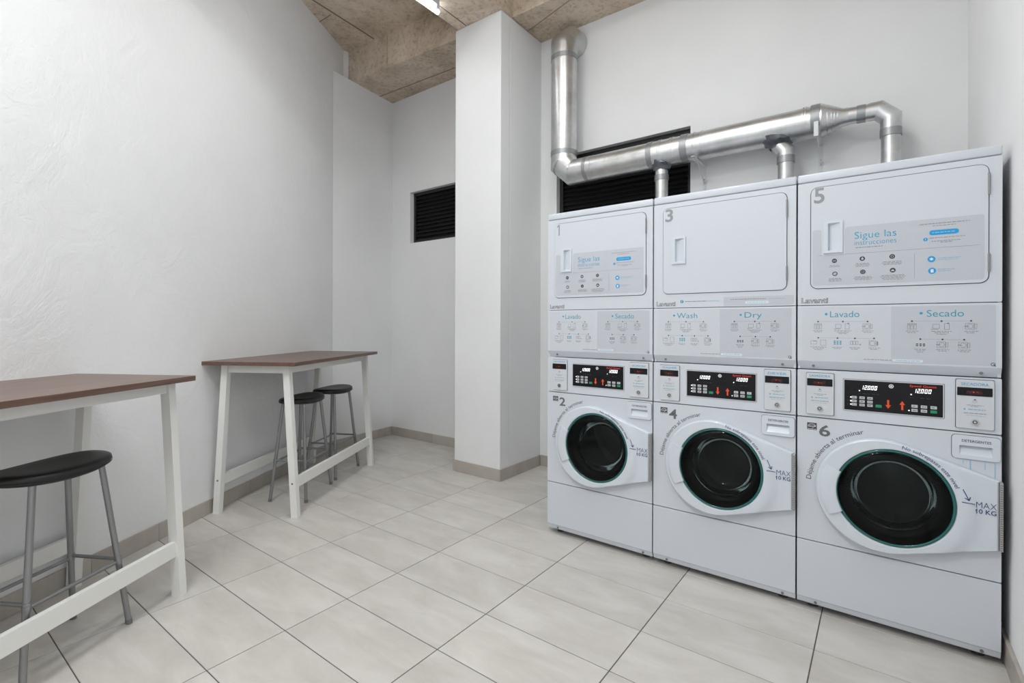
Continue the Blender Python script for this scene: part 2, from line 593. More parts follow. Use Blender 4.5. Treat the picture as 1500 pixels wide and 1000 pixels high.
pn = WN * 0.15
struct(MB().prism([wl_near, wl_far, wl_far - pn, wl_near - pn], 0.0, ZS).build('wall_left', M_WALL),
       'rough trowelled white plaster wall behind the tables')
struct(MB().prism([wl_crease + WN * 0.002, (XC + 0.004, YB), (XC, YB), wl_far + WN * 0.0005], 0.0, ZB).prism([wl_far, (XC, YB), (XC - 0.12, YB), (XC - 0.12, wl_far.y - 0.05)], 0.0, ZS).build('wall_far_left', M_WALL_SMOOTH),
       'short white wall section in the far left corner')
struct(MB().box(XR, XR + 0.12, YF, YB, 0.0, ZS).build('wall_right', M_WALL_RIGHT), 'white plaster wall right of the machines')
struct(MB().box(wl_near.x + 0.05, XR + 0.12, YF - 0.12, YF, 0.0, ZS).build('wall_front', M_WALL_SMOOTH), 'white wall facing the machines')

# column
CX0, CX1, CY0 = -1.378, -0.858, 0.602
mb = MB()
mb.box(CX0, CX1, CY0, 0.726, 0.0, ZB, 0.004, 2)
mb.box(CX0 + 0.015, CX1 - 0.015, 0.72, YB, 0.0, ZB - 0.001)
mb.box(CX0, CX1, 0.7305, YB, 0.0, ZB, 0.002, 1)
struct(mb.build('wall_column', M_WALL_SMOOTH), 'white square column standing against the back wall')

# ceiling: slab, beams, formwork seams
ce = MB().box(-3.15, 2.25, YF - 0.15, 1.36, ZS, ZS + 0.12).build('ceiling', M_CONC)
struct(ce, 'raw brown concrete ceiling slab with beams')
MB().prism([(XC, 0.600), (-1.335, 0.700), (-1.335, YB + 0.15), (XC, YB + 0.15)], ZB, ZS).build('beam', M_CONC, ce)
MB().prism([(-1.335, YB + 0.15), (-1.345, 0.55), (-1.30, YF), (-0.80, YF), (-0.85, YB + 0.15)], ZB, ZS).build('beam', M_CONC, ce)
MB().box(-0.85, XR, 0.745, YB + 0.15, ZB, ZS).build('beam', M_CONC, ce)
def seam(p, q, z, w=0.006, d=0.004):
    p, q = Vector(p), Vector(q); nn = Vector((-(q - p).y, (q - p).x)).normalized() * w / 2
    MB().prism([p - nn, q - nn, q + nn, p + nn], z - d, z + 0.002).build('formwork_seam', M_CONC_SEAM, ce)
seam((-2.42, -1.0), (-2.545, 0.60), ZS, 0.012, 0.006)
seam((-2.55, 0.102), (-2.80, 0.102), ZS, 0.006)
seam((-1.243, 0.59), (-1.205, -1.6), ZB, 0.008)
seam((-2.955, 1.00), (-1.42, 1.07), ZB, 0.008)
seam((-0.84, 0.98), (-0.2, 0.80), ZB, 0.004)
MB().box(-2.375, -2.372, 0.635, 0.66, ZB + 0.01, ZS - 0.01).build('formwork_seam', M_CONC_SEAM, ce)

# baseboards of cut tile
def baseboard(name, p, q, nrm, label, joints, h=0.10, t=0.010):
    """run from p to q (2D); nrm points into the room; joints = distances of tile joints from p"""
    p, q, nrm = Vector(p), Vector(q), Vector(nrm)
    L = (q - p).length; u = (q - p) / L
    rt = Matrix(((u.x, nrm.x, 0, p.x), (u.y, nrm.y, 0, p.y), (0, 0, 1, 0), (0, 0, 0, 1)))
    b = MB().box(0.004, L - 0.004, 0.0, t - 0.003, 0.0, h - 0.003)
    bmesh.ops.transform(b.bm, matrix=rt, verts=b.bm.verts)
    bo = struct(b.build(name, M_GROUT), label)
    js = [-0.001] + [j for j in joints if 0.02 < j < L - 0.02] + [L]
    for a, c in zip(js, js[1:]):
        m = MB().box(a + 0.001, c - 0.001, 0.0005, t, 0.0005, h, 0.0012, 1)
        bmesh.ops.transform(m.bm, matrix=rt, verts=m.bm.verts)
        m.build('baseboard_tile', M_BASE, bo)
    return bo
jl = [(Vector((-1.815, -1.532)) - wl_near).length + k * 0.42 for k in range(-8, 6)]
baseboard('baseboard_left', wl_near, wl_crease, WN, 'beige tile baseboard under the tables', jl)
_fl = (Vector((XC, YB)) - wl_crease).normalized()
baseboard('baseboard_far_left', wl_crease, Vector((XC, YB)) - _fl * 0.012, (_fl.y, -_fl.x), 'beige tile baseboard of the far left corner', [0.3])
baseboard('baseboard_back', (XC + 0.011, YB), (CX0 - 0.012, YB), (0, -1), 'beige tile baseboard left of the column', [0.08, 0.69, 1.29])
baseboard('baseboard_column', (CX0 - 0.012, CY0), (CX1 - 0.0005, CY0), (0, -1), 'beige tile baseboard across the front of the column', [])
baseboard('baseboard_column_side', (CX1, CY0 - 0.010), (CX1, YB - 0.011), (1, 0), 'beige tile baseboard along the side of the column', [])
baseboard('baseboard_column_far_side', (CX0, CY0), (CX0, YB - 0.011), (-1, 0), 'beige tile baseboard on the hidden side of the column', [])
baseboard('baseboard_machines', (CX1 + 0.012, YB), (XR - 0.012, YB), (0, -1), 'beige tile baseboard behind the machines', [0.6, 1.2, 1.8, 2.4])
baseboard('baseboard_right', (XR, YF), (XR, YB), (-1, 0), 'beige tile baseboard of the right wall beside the machines', [0.3 + 0.6 * k for k in range(10)], t=0.014)

# louvred vents set into the openings
def louver(name, V, label, n):
    x0, x1, z0, z1 = V
    yb = YB + 0.055
    e = struct(empty(name, ((x0 + x1) / 2, yb, z0)), label)
    off = (-(x0 + x1) / 2, -yb, -z0)
    f = MB()
    w = 0.035
    f.box(x0, x0 + w, yb, yb + 0.04, z0, z1); f.box(x1 - w, x1, yb, yb + 0.04, z0, z1)
    f.box(x0 + w, x1 - w, yb, yb + 0.04, z0, z0 + w); f.box(x0 + w, x1 - w, yb, yb + 0.04, z1 - w, z1)
    f.build('window_frame', M_BLACKM, e, off=off)
    MB().box(x0, x1, yb + 0.05, yb + 0.06, z0, z1).build('backing', M_DARK, e, off=off)
    pitch = (z1 - z0 - 2 * w) / n
    me = None
    for k in range(n):
        zc = z0 + w + (k + 0.5) * pitch
        if me is None:
            hx = (x1 - x0) / 2 - w
            o = MB().prism_x([(0.006, -pitch * 0.5), (0.010, -pitch * 0.5), (0.042, pitch * 0.42), (0.038, pitch * 0.42)], -hx, hx).build('slat', M_BLACKM, e)
            me = o.data
        else:
            o = bpy.data.objects.new('slat', me); COL.objects.link(o); o.parent = e
        o.location = (0, 0, zc - z0)
louver('window_1', V1, 'black louvred vent left of the column', 12)
louver('window_2', V2, 'black louvred vent behind the silver duct', 13)

# ------------------------------------------------------------------ ceiling lamps
def batten(x, y0, y1, ztop, label, power, spread):
    e = tag(empty('batten_light', (x, (y0 + y1) / 2, ztop)), label, 'ceiling light', 'ceiling battens')
    h = (y1 - y0) / 2
    MB().box(0.012, 0.052, -h + 0.03, h - 0.03, -0.035, 0.0, 0.004, 1).build('housing', M_WHITE_PL, e)
    MB().box(0.0, 0.05, h - 0.06, h - 0.03, -0.062, -0.028, 0.003, 1).build('end_clip', M_WHITE_PL, e)
    MB().tube([(0.0, -h, -0.058), (0.0, h, -0.058)], 0.018, 16).build(
        'led_tube', plain('led_tube_glow', (0.9, 0.9, 0.9), 0.4, emit=(0.98, 0.99, 1.0), estr=7.0), e, smooth=60)
    ld = bpy.data.lights.new('batten_lamp', 'AREA')
    ld.shape = 'RECTANGLE'; ld.size = 0.05; ld.size_y = 2 * h
    ld.energy = power; ld.spread = spread; ld.color = (0.94, 0.98, 1.0)
    lo = bpy.data.objects.new('lamp_light', ld); COL.objects.link(lo)
    lo.parent = e; lo.location = (0, 0, -0.085)
    return e
batten(-1.245, -0.97, 0.25, ZB, 'glowing linear tube lamp on the concrete beam', 2.2, LAMP_SPREAD)
batten(-0.28, -1.60, -0.40, ZS, 'added unseen tube lamp on the slab right of the concrete beam', 4.0, SLAB_SPREAD)  # out of view, added for the left wall's light below the beam
batten(0.60, -1.55, -0.35, ZS, 'added unseen tube lamp on the slab in front of the machines', 12.0, SLAB_SPREAD)  # out of view, added to brighten the back and right walls
batten(-0.10, -3.60, -2.40, ZS, 'added unseen tube lamp on the slab above the near table', 20.0, SLAB_SPREAD)  # added fill light out of view, shared with the next lamp
batten(0.50, -3.70, -2.50, ZS, 'added unseen tube lamp on the slab behind the viewer', 23.5, SLAB_SPREAD)  # other half of the added fill light, also unseen

# ------------------------------------------------------------------ machines
MW, PITCH = 0.686, 0.69
DEPTH = 0.72

GCX, GCZ, GR = 0.352, 0.590, 0.200     # washer glass circle
OCX, OCZ, OR_ = 0.315, 0.590, 0.239    # outer round of the door frame
HX, HZ0, HZ1 = 0.676, 0.452, 0.718     # hinge edge
def door_outline(n=96):
    """door frame outline (round left, pulled out to the hinge edge), sampled by angle around the glass centre"""
    pts = [(OCX + OR_ * math.cos(a), OCZ + OR_ * math.sin(a)) for a in [2 * PI * k / 240 for k in range(240)]]
    pts += [(HX, HZ0), (HX, HZ1)]
    pts.sort()
    def half(ps):
        h = []
        for p in ps:
            while len(h) >= 2 and (h[-1][0] - h[-2][0]) * (p[1] - h[-2][1]) - (h[-1][1] - h[-2][1]) * (p[0] - h[-2][0]) <= 0:
                h.pop()
            h.append(p)
        return h
    hull = half(pts)[:-1] + half(pts[::-1])[:-1]
    angs = [2 * PI * k / n for k in range(n)]
    for cz in (HZ0, HZ1):                       # keep the two hinge corners exact
        a = math.atan2(cz - GCZ, HX - GCX) % (2 * PI)
        i = min(range(n), key=lambda k: abs((angs[k] - a + PI) % (2 * PI) - PI))
        angs[i] = a
    out = []
    for a in angs:
        d = (math.cos(a), math.sin(a)); best = 1.0
        for p, q in zip(hull, hull[1:] + hull[:1]):
            ex, ez = q[0] - p[0], q[1] - p[1]
            den = d[0] * ez - d[1] * ex
            if abs(den) < 1e-9: continue
            t = ((p[0] - GCX) * ez - (p[1] - GCZ) * ex) / den
            s = ((p[0] - GCX) * d[1] - (p[1] - GCZ) * d[0]) / den
            if t > 0 and -1e-6 <= s <= 1 + 1e-6:
                best = t; break
        out.append((a, best))
    return out
DOOR_OUT = door_outline()
def smooth01(t):
    t = max(0.0, min(1.0, t)); return t * t * (3 - 2 * t)
def door_y(x, z):
    """height of the door frame surface"""
    d = math.hypot(x - 0.342, z - OCZ)
    return -0.026 - 0.011 * smooth01((0.285 - d) / 0.035)

def build_washer(i, num, words, label):
    X0 = i * PITCH
    e = tag(empty('washing_machine', (X0, 0, 0)), label, 'washing machine', 'front loading washers in a row')
    # cabinet
    mb = MB()
    t = 0.014
    mb.box(0.002, 0.012, t, DEPTH, 0.03, 1.106); mb.box(MW - 0.012, MW - 0.002, t, DEPTH, 0.03, 1.106)
    mb.box(0.012, MW - 0.012, DEPTH - 0.01, DEPTH, 0.03, 1.106)
    mb.box(0.012, MW - 0.012, t, DEPTH - 0.01, 1.094, 1.106); mb.box(0.012, MW - 0.012, t, DEPTH - 0.01, 0.03, 0.04)
    mb.build('cabinet', M_WHITE, e)
    mb = MB()                                       # dark frame behind the front panels
    mb.plate([(0.004, 0.035), (MW - 0.004, 0.035), (MW - 0.004, 1.104), (0.004, 1.104)],
             [[(GCX + 0.203 * math.cos(2 * PI * k / 48), GCZ + 0.203 * math.sin(2 * PI * k / 48)) for k in range(48)]], 0.013, 0.02)
    mb.build('inner_frame', M_INNER, e)
    for fx in (0.06, MW - 0.06):
        for fy in (0.07, DEPTH - 0.07):
            MB().tube([(fx, fy, 0.0), (fx, fy, 0.012), (fx, fy, 0.012), (fx, fy, 0.035)][:2] + [(fx, fy, 0.034)], [0.022, 0.022, 0.012], 12).build('levelling_foot', M_RUBBER, e)
    # lower panel with a slanted toe strip
    lp = MB().prism_x([(0.0, 0.319), (0.0, 0.060), (0.004, 0.054), (0.010, 0.032), (0.014, 0.029), (0.016, 0.029), (0.016, 0.3215), (0.003, 0.3215)], 0.0015, MW - 0.0015).build('lower_panel', M_WHITE, e)
    for sx in (0.075, MW - 0.055):
        MB().cyl_y(sx, 0.042, 0.003, 0.010, 0.006, 12).build('screw', M_SCREW, lp)
    # front panel with the door opening and drawer opening
    circ = [(GCX + 0.206 * math.cos(2 * PI * k / 48), GCZ + 0.206 * math.sin(2 * PI * k / 48)) for k in range(48)]
    fp = MB().plate(rrect(0.0015, MW - 0.0015, 0.3265, 0.889, 0.004, 3), [circ, rrect(0.561, 0.661, 0.801, 0.841, 0.004, 3)], 0.0, 0.013).build('front_panel', M_WHITE, e)
    # console
    rdL = rrect(0.036, 0.146, 0.906, 1.097, 0.005, 3)
    rdR = rrect(0.551, 0.665, 0.906, 1.102, 0.005, 3)
    con = MB().plate(rrect(0.0015, MW - 0.0015, 0.8935, 1.1085, 0.004, 3), [rdL, rdR, rrect(0.178, 0.519, 0.936, 1.077, 0.004, 3)], 0.002, 0.014).build('console', M_WHITE, e)
    # display panel
    dp = MB().plate(rrect(0.1795, 0.5175, 0.9375, 1.0755, 0.004, 3), [], -0.0005, 0.006).build('display_bezel', M_WHITE_PL, e)
    MB().plate(rrect(0.183, 0.514, 0.941, 1.072, 0.002, 2), [], -0.0012, 0.002).build('black_screen', M_PANELBLK, dp)
    y = -0.0018
    for px in (0.243, 0.421):
        mb = MB(); seven_seg(mb, '12.000', px, px + 0.059, 1.034, 1.051, y); mb.build('price_digits', M_DIGIT, dp)
    for lx, lz in ((0.238, 1.028), (0.414, 1.026), (0.207, 0.997), (0.207, 0.981), (0.207, 0.966), (0.407, 0.959)):
        MB().quad(lx - 0.0022, lx + 0.0022, lz - 0.0022, lz + 0.0022, y).build('indicator_light', M_DIGIT, dp)
    rng = random.Random(3)
    mb = MB()
    for lx in (0.240, 0.256, 0.272, 0.288, 0.303): dashes(mb, lx, 1.015, 0.011, y, 0.0016, rng)
    for lx in (0.415, 0.450, 0.470): dashes(mb, lx, 1.012, 0.012, y, 0.0016, rng)
    for lz in (0.997, 0.981, 0.966): dashes(mb, 0.197, lz, 0.008, y, 0.0012, rng)
    mb.build('fine_print', M_GREYINK, dp)
    text('maker_name', 'Speed Queen', 0.409, 0.494, 1.0545, 1.0665, y, M_REDTXT, dp, offset=0.015)
    for r, kx in enumerate((0.219, 0.2475, 0.2755)):
        for kz in (0.997, 0.981, 0.966):
            k = MB().box(kx - 0.0095, kx + 0.0095, y - 0.001, y + 0.001, kz - 0.0055, kz + 0.0055, 0.0008, 1).build('key', M_KEY, dp)
    for kx, kz in ((0.425, 0.978), (0.455, 0.978), (0.4855, 0.978), (0.425, 0.961), (0.455, 0.961)):
        MB().box(kx - 0.010, kx + 0.010, y - 0.001, y + 0.001, kz - 0.006, kz + 0.006, 0.0008, 1).build('key', M_KEY, dp)
    mb = MB()
    for kx in (0.219, 0.2475, 0.2755):
        for kz in (0.997, 0.981, 0.966): dashes(mb, kx, kz - 0.001, 0.012, y - 0.0014, 0.0025, rng)
    for kx, kz in ((0.425, 0.978), (0.455, 0.978), (0.4855, 0.978), (0.425, 0.961), (0.455, 0.961)):
        dashes(mb, kx, kz - 0.001, 0.012, y - 0.0014, 0.0025, rng)
    mb.build('key_print', M_INK, dp)
    for kx, kz in ((0.3055, 0.966), (0.4855, 0.961)):
        MB().box(kx - 0.0105, kx + 0.0105, y - 0.001, y + 0.001, kz - 0.006, kz + 0.006, 0.0008, 1).build('start_key', M_GREENB, dp)
    for ax, s in ((0.338, -1), (0.385, 1)):
        c = 0.977
        MB().poly([(ax - 0.0035, c - s * 0.019), (ax + 0.0035, c - s * 0.019), (ax + 0.0035, c + s * 0.003), (ax + 0.0095, c + s * 0.003),
                   (ax, c + s * 0.018), (ax - 0.0095, c + s * 0.003), (ax - 0.0035, c + s * 0.003)], y).build('arrow', M_ORANGE, dp)
    MB().ring2d(0.348, 1.055, y, 0.0055, 0.0085).disc(0.348, 1.055, y, 0.0035).build('round_logo', M_PRINTW, dp)
    # the two payment readers
    for side, (x0, x1, z0, z1), word, lock in (('L', (0.038, 0.144, 0.908, 1.095), words[0], 0.935), ('R', (0.553, 0.663, 0.908, 1.100), words[1], 0.935)):
        cx = (x0 + x1) / 2
        rd = MB().plate(rrect(x0, x1, z0, z1, 0.005, 3), [], -0.006, 0.012).build('payment_reader', M_WHITE_PL, e)
        text('reader_heading', word, cx - 0.040, cx + 0.040, 1.0775, 1.0885, -0.0066, M_CYAN, rd)
        MB().plate(rrect(x0 + 0.003, x1 - 0.005, 1.037, 1.070, 0.002, 2), [], -0.0072, -0.005).build('reader_window', M_PANELBLK, rd)
        MB().quad(cx - 0.025, cx + 0.022, 1.044, 1.058, -0.0074).build('led_area', M_DIMLED, rd)
        MB().disc(cx - 0.004, 1.052, -0.0077, 0.0022, 8).disc(cx + 0.006, 1.053, -0.0077, 0.0012, 8).build('red_led', M_REDLED, rd)
        mb = MB()
        dashes(mb, cx, 1.000, 0.050, -0.0066, 0.0016, rng); dashes(mb, cx, 0.995, 0.026, -0.0066, 0.0016, rng)
        dashes(mb, cx, 0.968, 0.066, -0.0066, 0.0022, rng)
        mb.build('fine_print', M_PALEINK, rd)
        mb = MB()
        dashes(mb, cx + 0.006, 0.982, 0.050, -0.0066, 0.0045, rng); dashes(mb, cx, 0.9595, 0.055, -0.0066, 0.0016, rng)
        mb.build('blue_print', M_PALEBLUE, rd)
        MB().ring2d(cx - 0.030, 0.984, -0.0066, 0.0008, 0.0028, 10).build('dot', M_BLUE, rd)
        MB().poly(rrect(cx - 0.008, cx + 0.008, 1.010, 1.021, 0.003, 2), -0.0064).build('icon', M_STICK, rd)
        MB().quad(cx - 0.003, cx + 0.003, 1.021, 1.0245, -0.0066).build('icon', M_GREYINK, rd)
        lk = MB().cyl_y(cx, lock, -0.011, -0.005, 0.0115, 24).build('lock', M_CHROME, rd, smooth=40)
        lk['label'] = 'round chrome key lock'
        MB().ring2d(cx, lock, -0.0115, 0.0045, 0.0075, 16).build('keyway', M_INK, rd)
    # detergent drawer
    dx0, dx1, dz0, dz1 = 0.541, 0.681, 0.787, 0.880
    outer = rrect(dx0, dx1, dz0, dz1, 0.012, 5)
    MB().plate(rrect(dx0 - 0.0016, dx1 + 0.0016, dz0 - 0.0018, dz1 + 0.0012, 0.013, 5), [rrect(0.561, 0.661, 0.801, 0.841, 0.004, 3)], -0.0008, -0.0003).build('drawer_gap_shade', M_GAPSHADE, e)  # dark sheet painted for the shade in the gap round the drawer
    hole = rrect(0.562, 0.660, 0.802, 0.840, 0.004, 3)
    dr = MB().plate(outer, [hole], -0.006, -0.0008).build('detergent_drawer', M_DOORW, e)
    mb = MB()                                        # scoop of the pull: deep under the top edge, running out at the bottom
    mb.rings([[(0.562, -0.0060, 0.802), (0.660, -0.0060, 0.802), (0.660, -0.0060, 0.840), (0.562, -0.0060, 0.840)],
              [(0.566, -0.0035, 0.806), (0.656, -0.0035, 0.806), (0.653, 0.0115, 0.837), (0.569, 0.0115, 0.837)]], False, True)
    mb.build('finger_pull', M_DOORW, dr)
    text('drawer_print', 'DETERGENTES', 0.570, 0.655, 0.8535, 0.8635, -0.0066, M_GREYINK, dr, offset=0.01)
    if num == '6':
        mb = MB()
        for sx, sz, w, ln in ((0.575, 0.765, 0.0022, 0.016), (0.596, 0.744, 0.0035, 0.040), (0.638, 0.752, 0.002, 0.03), (0.666, 0.725, 0.003, 0.058)):
            mb.poly([(sx - w / 2, sz), (sx + w / 2, sz), (sx + w * 0.3, sz + ln), (sx - w * 0.3, sz + ln)], -0.0006)
        st = mb.build('detergent_drip', M_STAIN, fp)
        st['label'] = 'blue detergent drips below the drawer'
    # decals on the front panel
    es = MB().quad(0.041, 0.079, 0.834, 0.866, -0.0006).build('energy_label', M_INK, fp)
    mb = MB()
    arc = [(0.060 + 0.016 * math.cos(a), 0.850 + 0.011 * math.sin(a)) for a in [PI * (0.1 + 0.8 * k / 10) for k in range(11)]]
    for p, q in zip(arc, arc[1:]):
        mb.poly([p, q, (q[0], q[1] - 0.0018), (p[0], p[1] - 0.0018)], -0.0010)
    dashes(mb, 0.060, 0.8365, 0.032, -0.0010, 0.0022, rng)
    mb.build('label_swoosh', M_PRINTW, es)
    text('label_script', 'energy', 0.0445, 0.069, 0.843, 0.853, -0.0010, M_PRINTW, es)
    st = [(0.072 + (0.005 if k % 2 == 0 else 0.002) * math.sin(k * PI / 5), 0.851 + (0.005 if k % 2 == 0 else 0.002) * math.cos(k * PI / 5)) for k in range(10)]
    MB().poly(st, -0.0010).build('label_star', M_PRINTW, es)
    text('number', num, 0.088, 0.131, 0.809, 0.861, -0.0007, M_NUM, fp, offset=0.02)
    arc_text('arc_lettering', 'Déjame abierta al terminar', OCX, OCZ - 0.002, 0.259, math.radians(176), math.radians(103.5), 0.0205,
             lambda x, z: -0.0007, M_GREYINK, fp)
    # door
    outl = DOOR_OUT
    loops = []
    def lp_(f, y):
        L = []
        for a, R in outl:
            r = f(R)
            x, z = GCX + r * math.cos(a), GCZ + r * math.sin(a)
            L.append((x, y(x, z) if callable(y) else y, z))
        return L
    loops.append(lp_(lambda R: R, -0.001))
    loops.append(lp_(lambda R: R, -0.018))
    loops.append(lp_(lambda R: R - 0.002, lambda x, z: door_y(x, z) + 0.004))
    loops.append(lp_(lambda R: R - 0.007, door_y))
    for t in (0.12, 0.25, 0.4, 0.55, 0.7, 0.85):
        loops.append(lp_(lambda R, t=t: (R - 0.007) * (1 - t) + 0.2085 * t, door_y))
    loops.append(lp_(lambda R: 0.2085, -0.0375))
    loops.append(lp_(lambda R: 0.2045, -0.0365))
    loops.append(lp_(lambda R: 0.2025, -0.032))
    loops.append(lp_(lambda R: 0.2020, 0.012))
    dm = MB().rings(loops).build('door', M_DOORW, e, smooth=38)
    ln = 96
    ringl = lambda r, y: [(GCX + r * math.cos(2 * PI * k / ln), y, GCZ + r * math.sin(2 * PI * k / ln)) for k in range(ln)]
    MB().rings([ringl(0.2022, -0.028), ringl(0.2005, -0.0325), ringl(0.196, -0.034), ringl(0.192, -0.033), ringl(0.190, -0.028)]).build('glass_rim', M_TEAL, dm, smooth=60)
    gl = [ringl(0.1915, -0.031), ringl(0.185, -0.036), ringl(0.165, -0.042), ringl(0.13, -0.046), ringl(0.08, -0.049), ringl(0.03, -0.050)]
    MB().rings(gl, False, True).build('door_glass', M_GLASS, dm, smooth=60)
    # thick glass bowl reaching into the drum
    bl = [ringl(0.2015, -0.012), ringl(0.190, -0.004), ringl(0.176, 0.012), ringl(0.160, 0.022), ringl(0.150, 0.020), ringl(0.146, 0.026), ringl(0.146, 0.040)]
    MB().rings(bl).build('inner_trim', M_BOWL, dm, smooth=50)
    bl = [ringl(0.147, 0.022), ringl(0.143, 0.040), ringl(0.137, 0.075), ringl(0.120, 0.100), ringl(0.085, 0.113), ringl(0.045, 0.118), ringl(0.012, 0.119)]
    MB().rings(bl, False, True).build('glass_bowl', M_BOWLGLASS, dm, smooth=50)
    MB().rings([ringl(0.203, 0.014), ringl(0.200, 0.045), ringl(0.185, 0.075), ringl(0.20, 0.09), ringl(0.25, 0.10)]).build('door_boot', M_BOWL, e, smooth=40)
    MB().rings([ringl(0.25, 0.095), ringl(0.255, 0.11), ringl(0.255, 0.46), ringl(0.22, 0.49), ringl(0.12, 0.46), ringl(0.09, 0.44), ringl(0.03, 0.435)], False, True).build('drum', M_DRUM, e, smooth=30)
    for k in range(3):
        a = 2 * PI * k / 3 + 0.5
        ca, sa = math.cos(a), math.sin(a); tx, tz = -sa, ca
        q = [(GCX + ca * r + tx * w, GCZ + sa * r + tz * w) for r, w in ((0.254, -0.045), (0.20, -0.018), (0.195, 0.0), (0.20, 0.018), (0.254, 0.045))]
        MB().rings([[(x, 0.12, z) for x, z in q], [(x, 0.45, z) for x, z in q]], True, True).build('drum_lifter', M_DRUM, e, smooth=40)
    # grip moulded into the left of the ring
    ga = [math.radians(a) for a in [156 + (207.5 - 156) * k / 16 for k in range(17)]]
    def arcl(r_in, y):
        return [(GCX + r_in * math.cos(a), y, GCZ + r_in * math.sin(a)) for a in ga]
    def arco(s, y):
        L = []
        for a in ga:
            R = min(outl, key=lambda q: abs(q[0] - a))[1]
            r = 0.197 + (R - 0.010 - 0.197) * s
            L.append((GCX + r * math.cos(a), y, GCZ + r * math.sin(a)))
        return L
    hl = MB().rings([arcl(0.196, -0.030), arcl(0.1955, -0.041), arcl(0.199, -0.0445), arco(0.3, -0.0450), arco(0.65, -0.0435), arco(0.92, -0.0365), arco(0.98, -0.030)], cyclic=False)
    for k in (0, 16):                                # close the two ends of the grip
        prof = [arcl(0.196, -0.030)[k], arcl(0.1955, -0.041)[k], arcl(0.199, -0.0445)[k], arco(0.3, -0.0450)[k], arco(0.65, -0.0435)[k], arco(0.92, -0.0365)[k], arco(0.98, -0.030)[k]]
        hl.bm.faces.new([hl.bm.verts.new(p) for p in prof])
    hl.build('door_grip', M_DOORW, dm, smooth=40)
    # hinge
    hg = MB().box(HX + 0.0005, HX + 0.0095, -0.030, -0.002, HZ0 + 0.003, HZ1 - 0.003).build('hinge', M_HINGE, dm)
    mb = MB()
    for k in range(30):
        z = HZ0 + 0.006 + k * 0.0085
        mb.box(HX + 0.0015, HX + 0.0085, -0.0315, -0.029, z, z + 0.0035)
    mb.build('hinge_knuckle', M_SCREW, hg)['kind'] = 'stuff'
    # door lettering
    yy = lambda x, z: door_y(x, z) - 0.0012
    arc_text('level_lettering', 'No sobrepases este nivel', GCX, GCZ, 0.2135, math.radians(81.5), math.radians(22.5), 0.0150, lambda x, z: -0.0383, M_NAVY, dm)
    mb = MB()
    def stroke(p, q, w=0.003):
        d = Vector((q[0] - p[0], q[1] - p[1])).normalized(); nn = Vector((-d.y, d.x)) * w / 2
        pts = [(p[0] - nn.x, p[1] - nn.y), (q[0] - nn.x, q[1] - nn.y), (q[0] + nn.x, q[1] + nn.y), (p[0] + nn.x, p[1] + nn.y)]
        yv = min(yy(*c) for c in pts)
        mb.poly(pts, yv)
    stroke((0.571, 0.673), (0.589, 0.632)); stroke((0.589, 0.632), (0.5765, 0.6405)); stroke((0.589, 0.632), (0.5925, 0.6465))
    stroke((0.568, 0.6225), (0.606, 0.6215))
    mb.build('level_arrow', M_NAVY, dm)
    for o_ in (text('level_word', 'MAX', 0.610, 0.668, 0.608, 0.631, 0, M_NAVY, dm, offset=-0.012),
               text('level_weight', '10 KG', 0.610, 0.667, 0.586, 0.604, 0, M_NAVY, dm, offset=0.012)):
        for v in o_.data.vertices: v.co.y = yy(v.co.x, v.co.z)
    fg = MB().poly([(0.6070, 0.5985), (0.6112, 0.604), (0.6112, 0.6005), (0.6070, 0.5955)], yy(0.609, 0.60) - 0.0003).build('level_weight_flag', M_NAVY, dm)
    return e

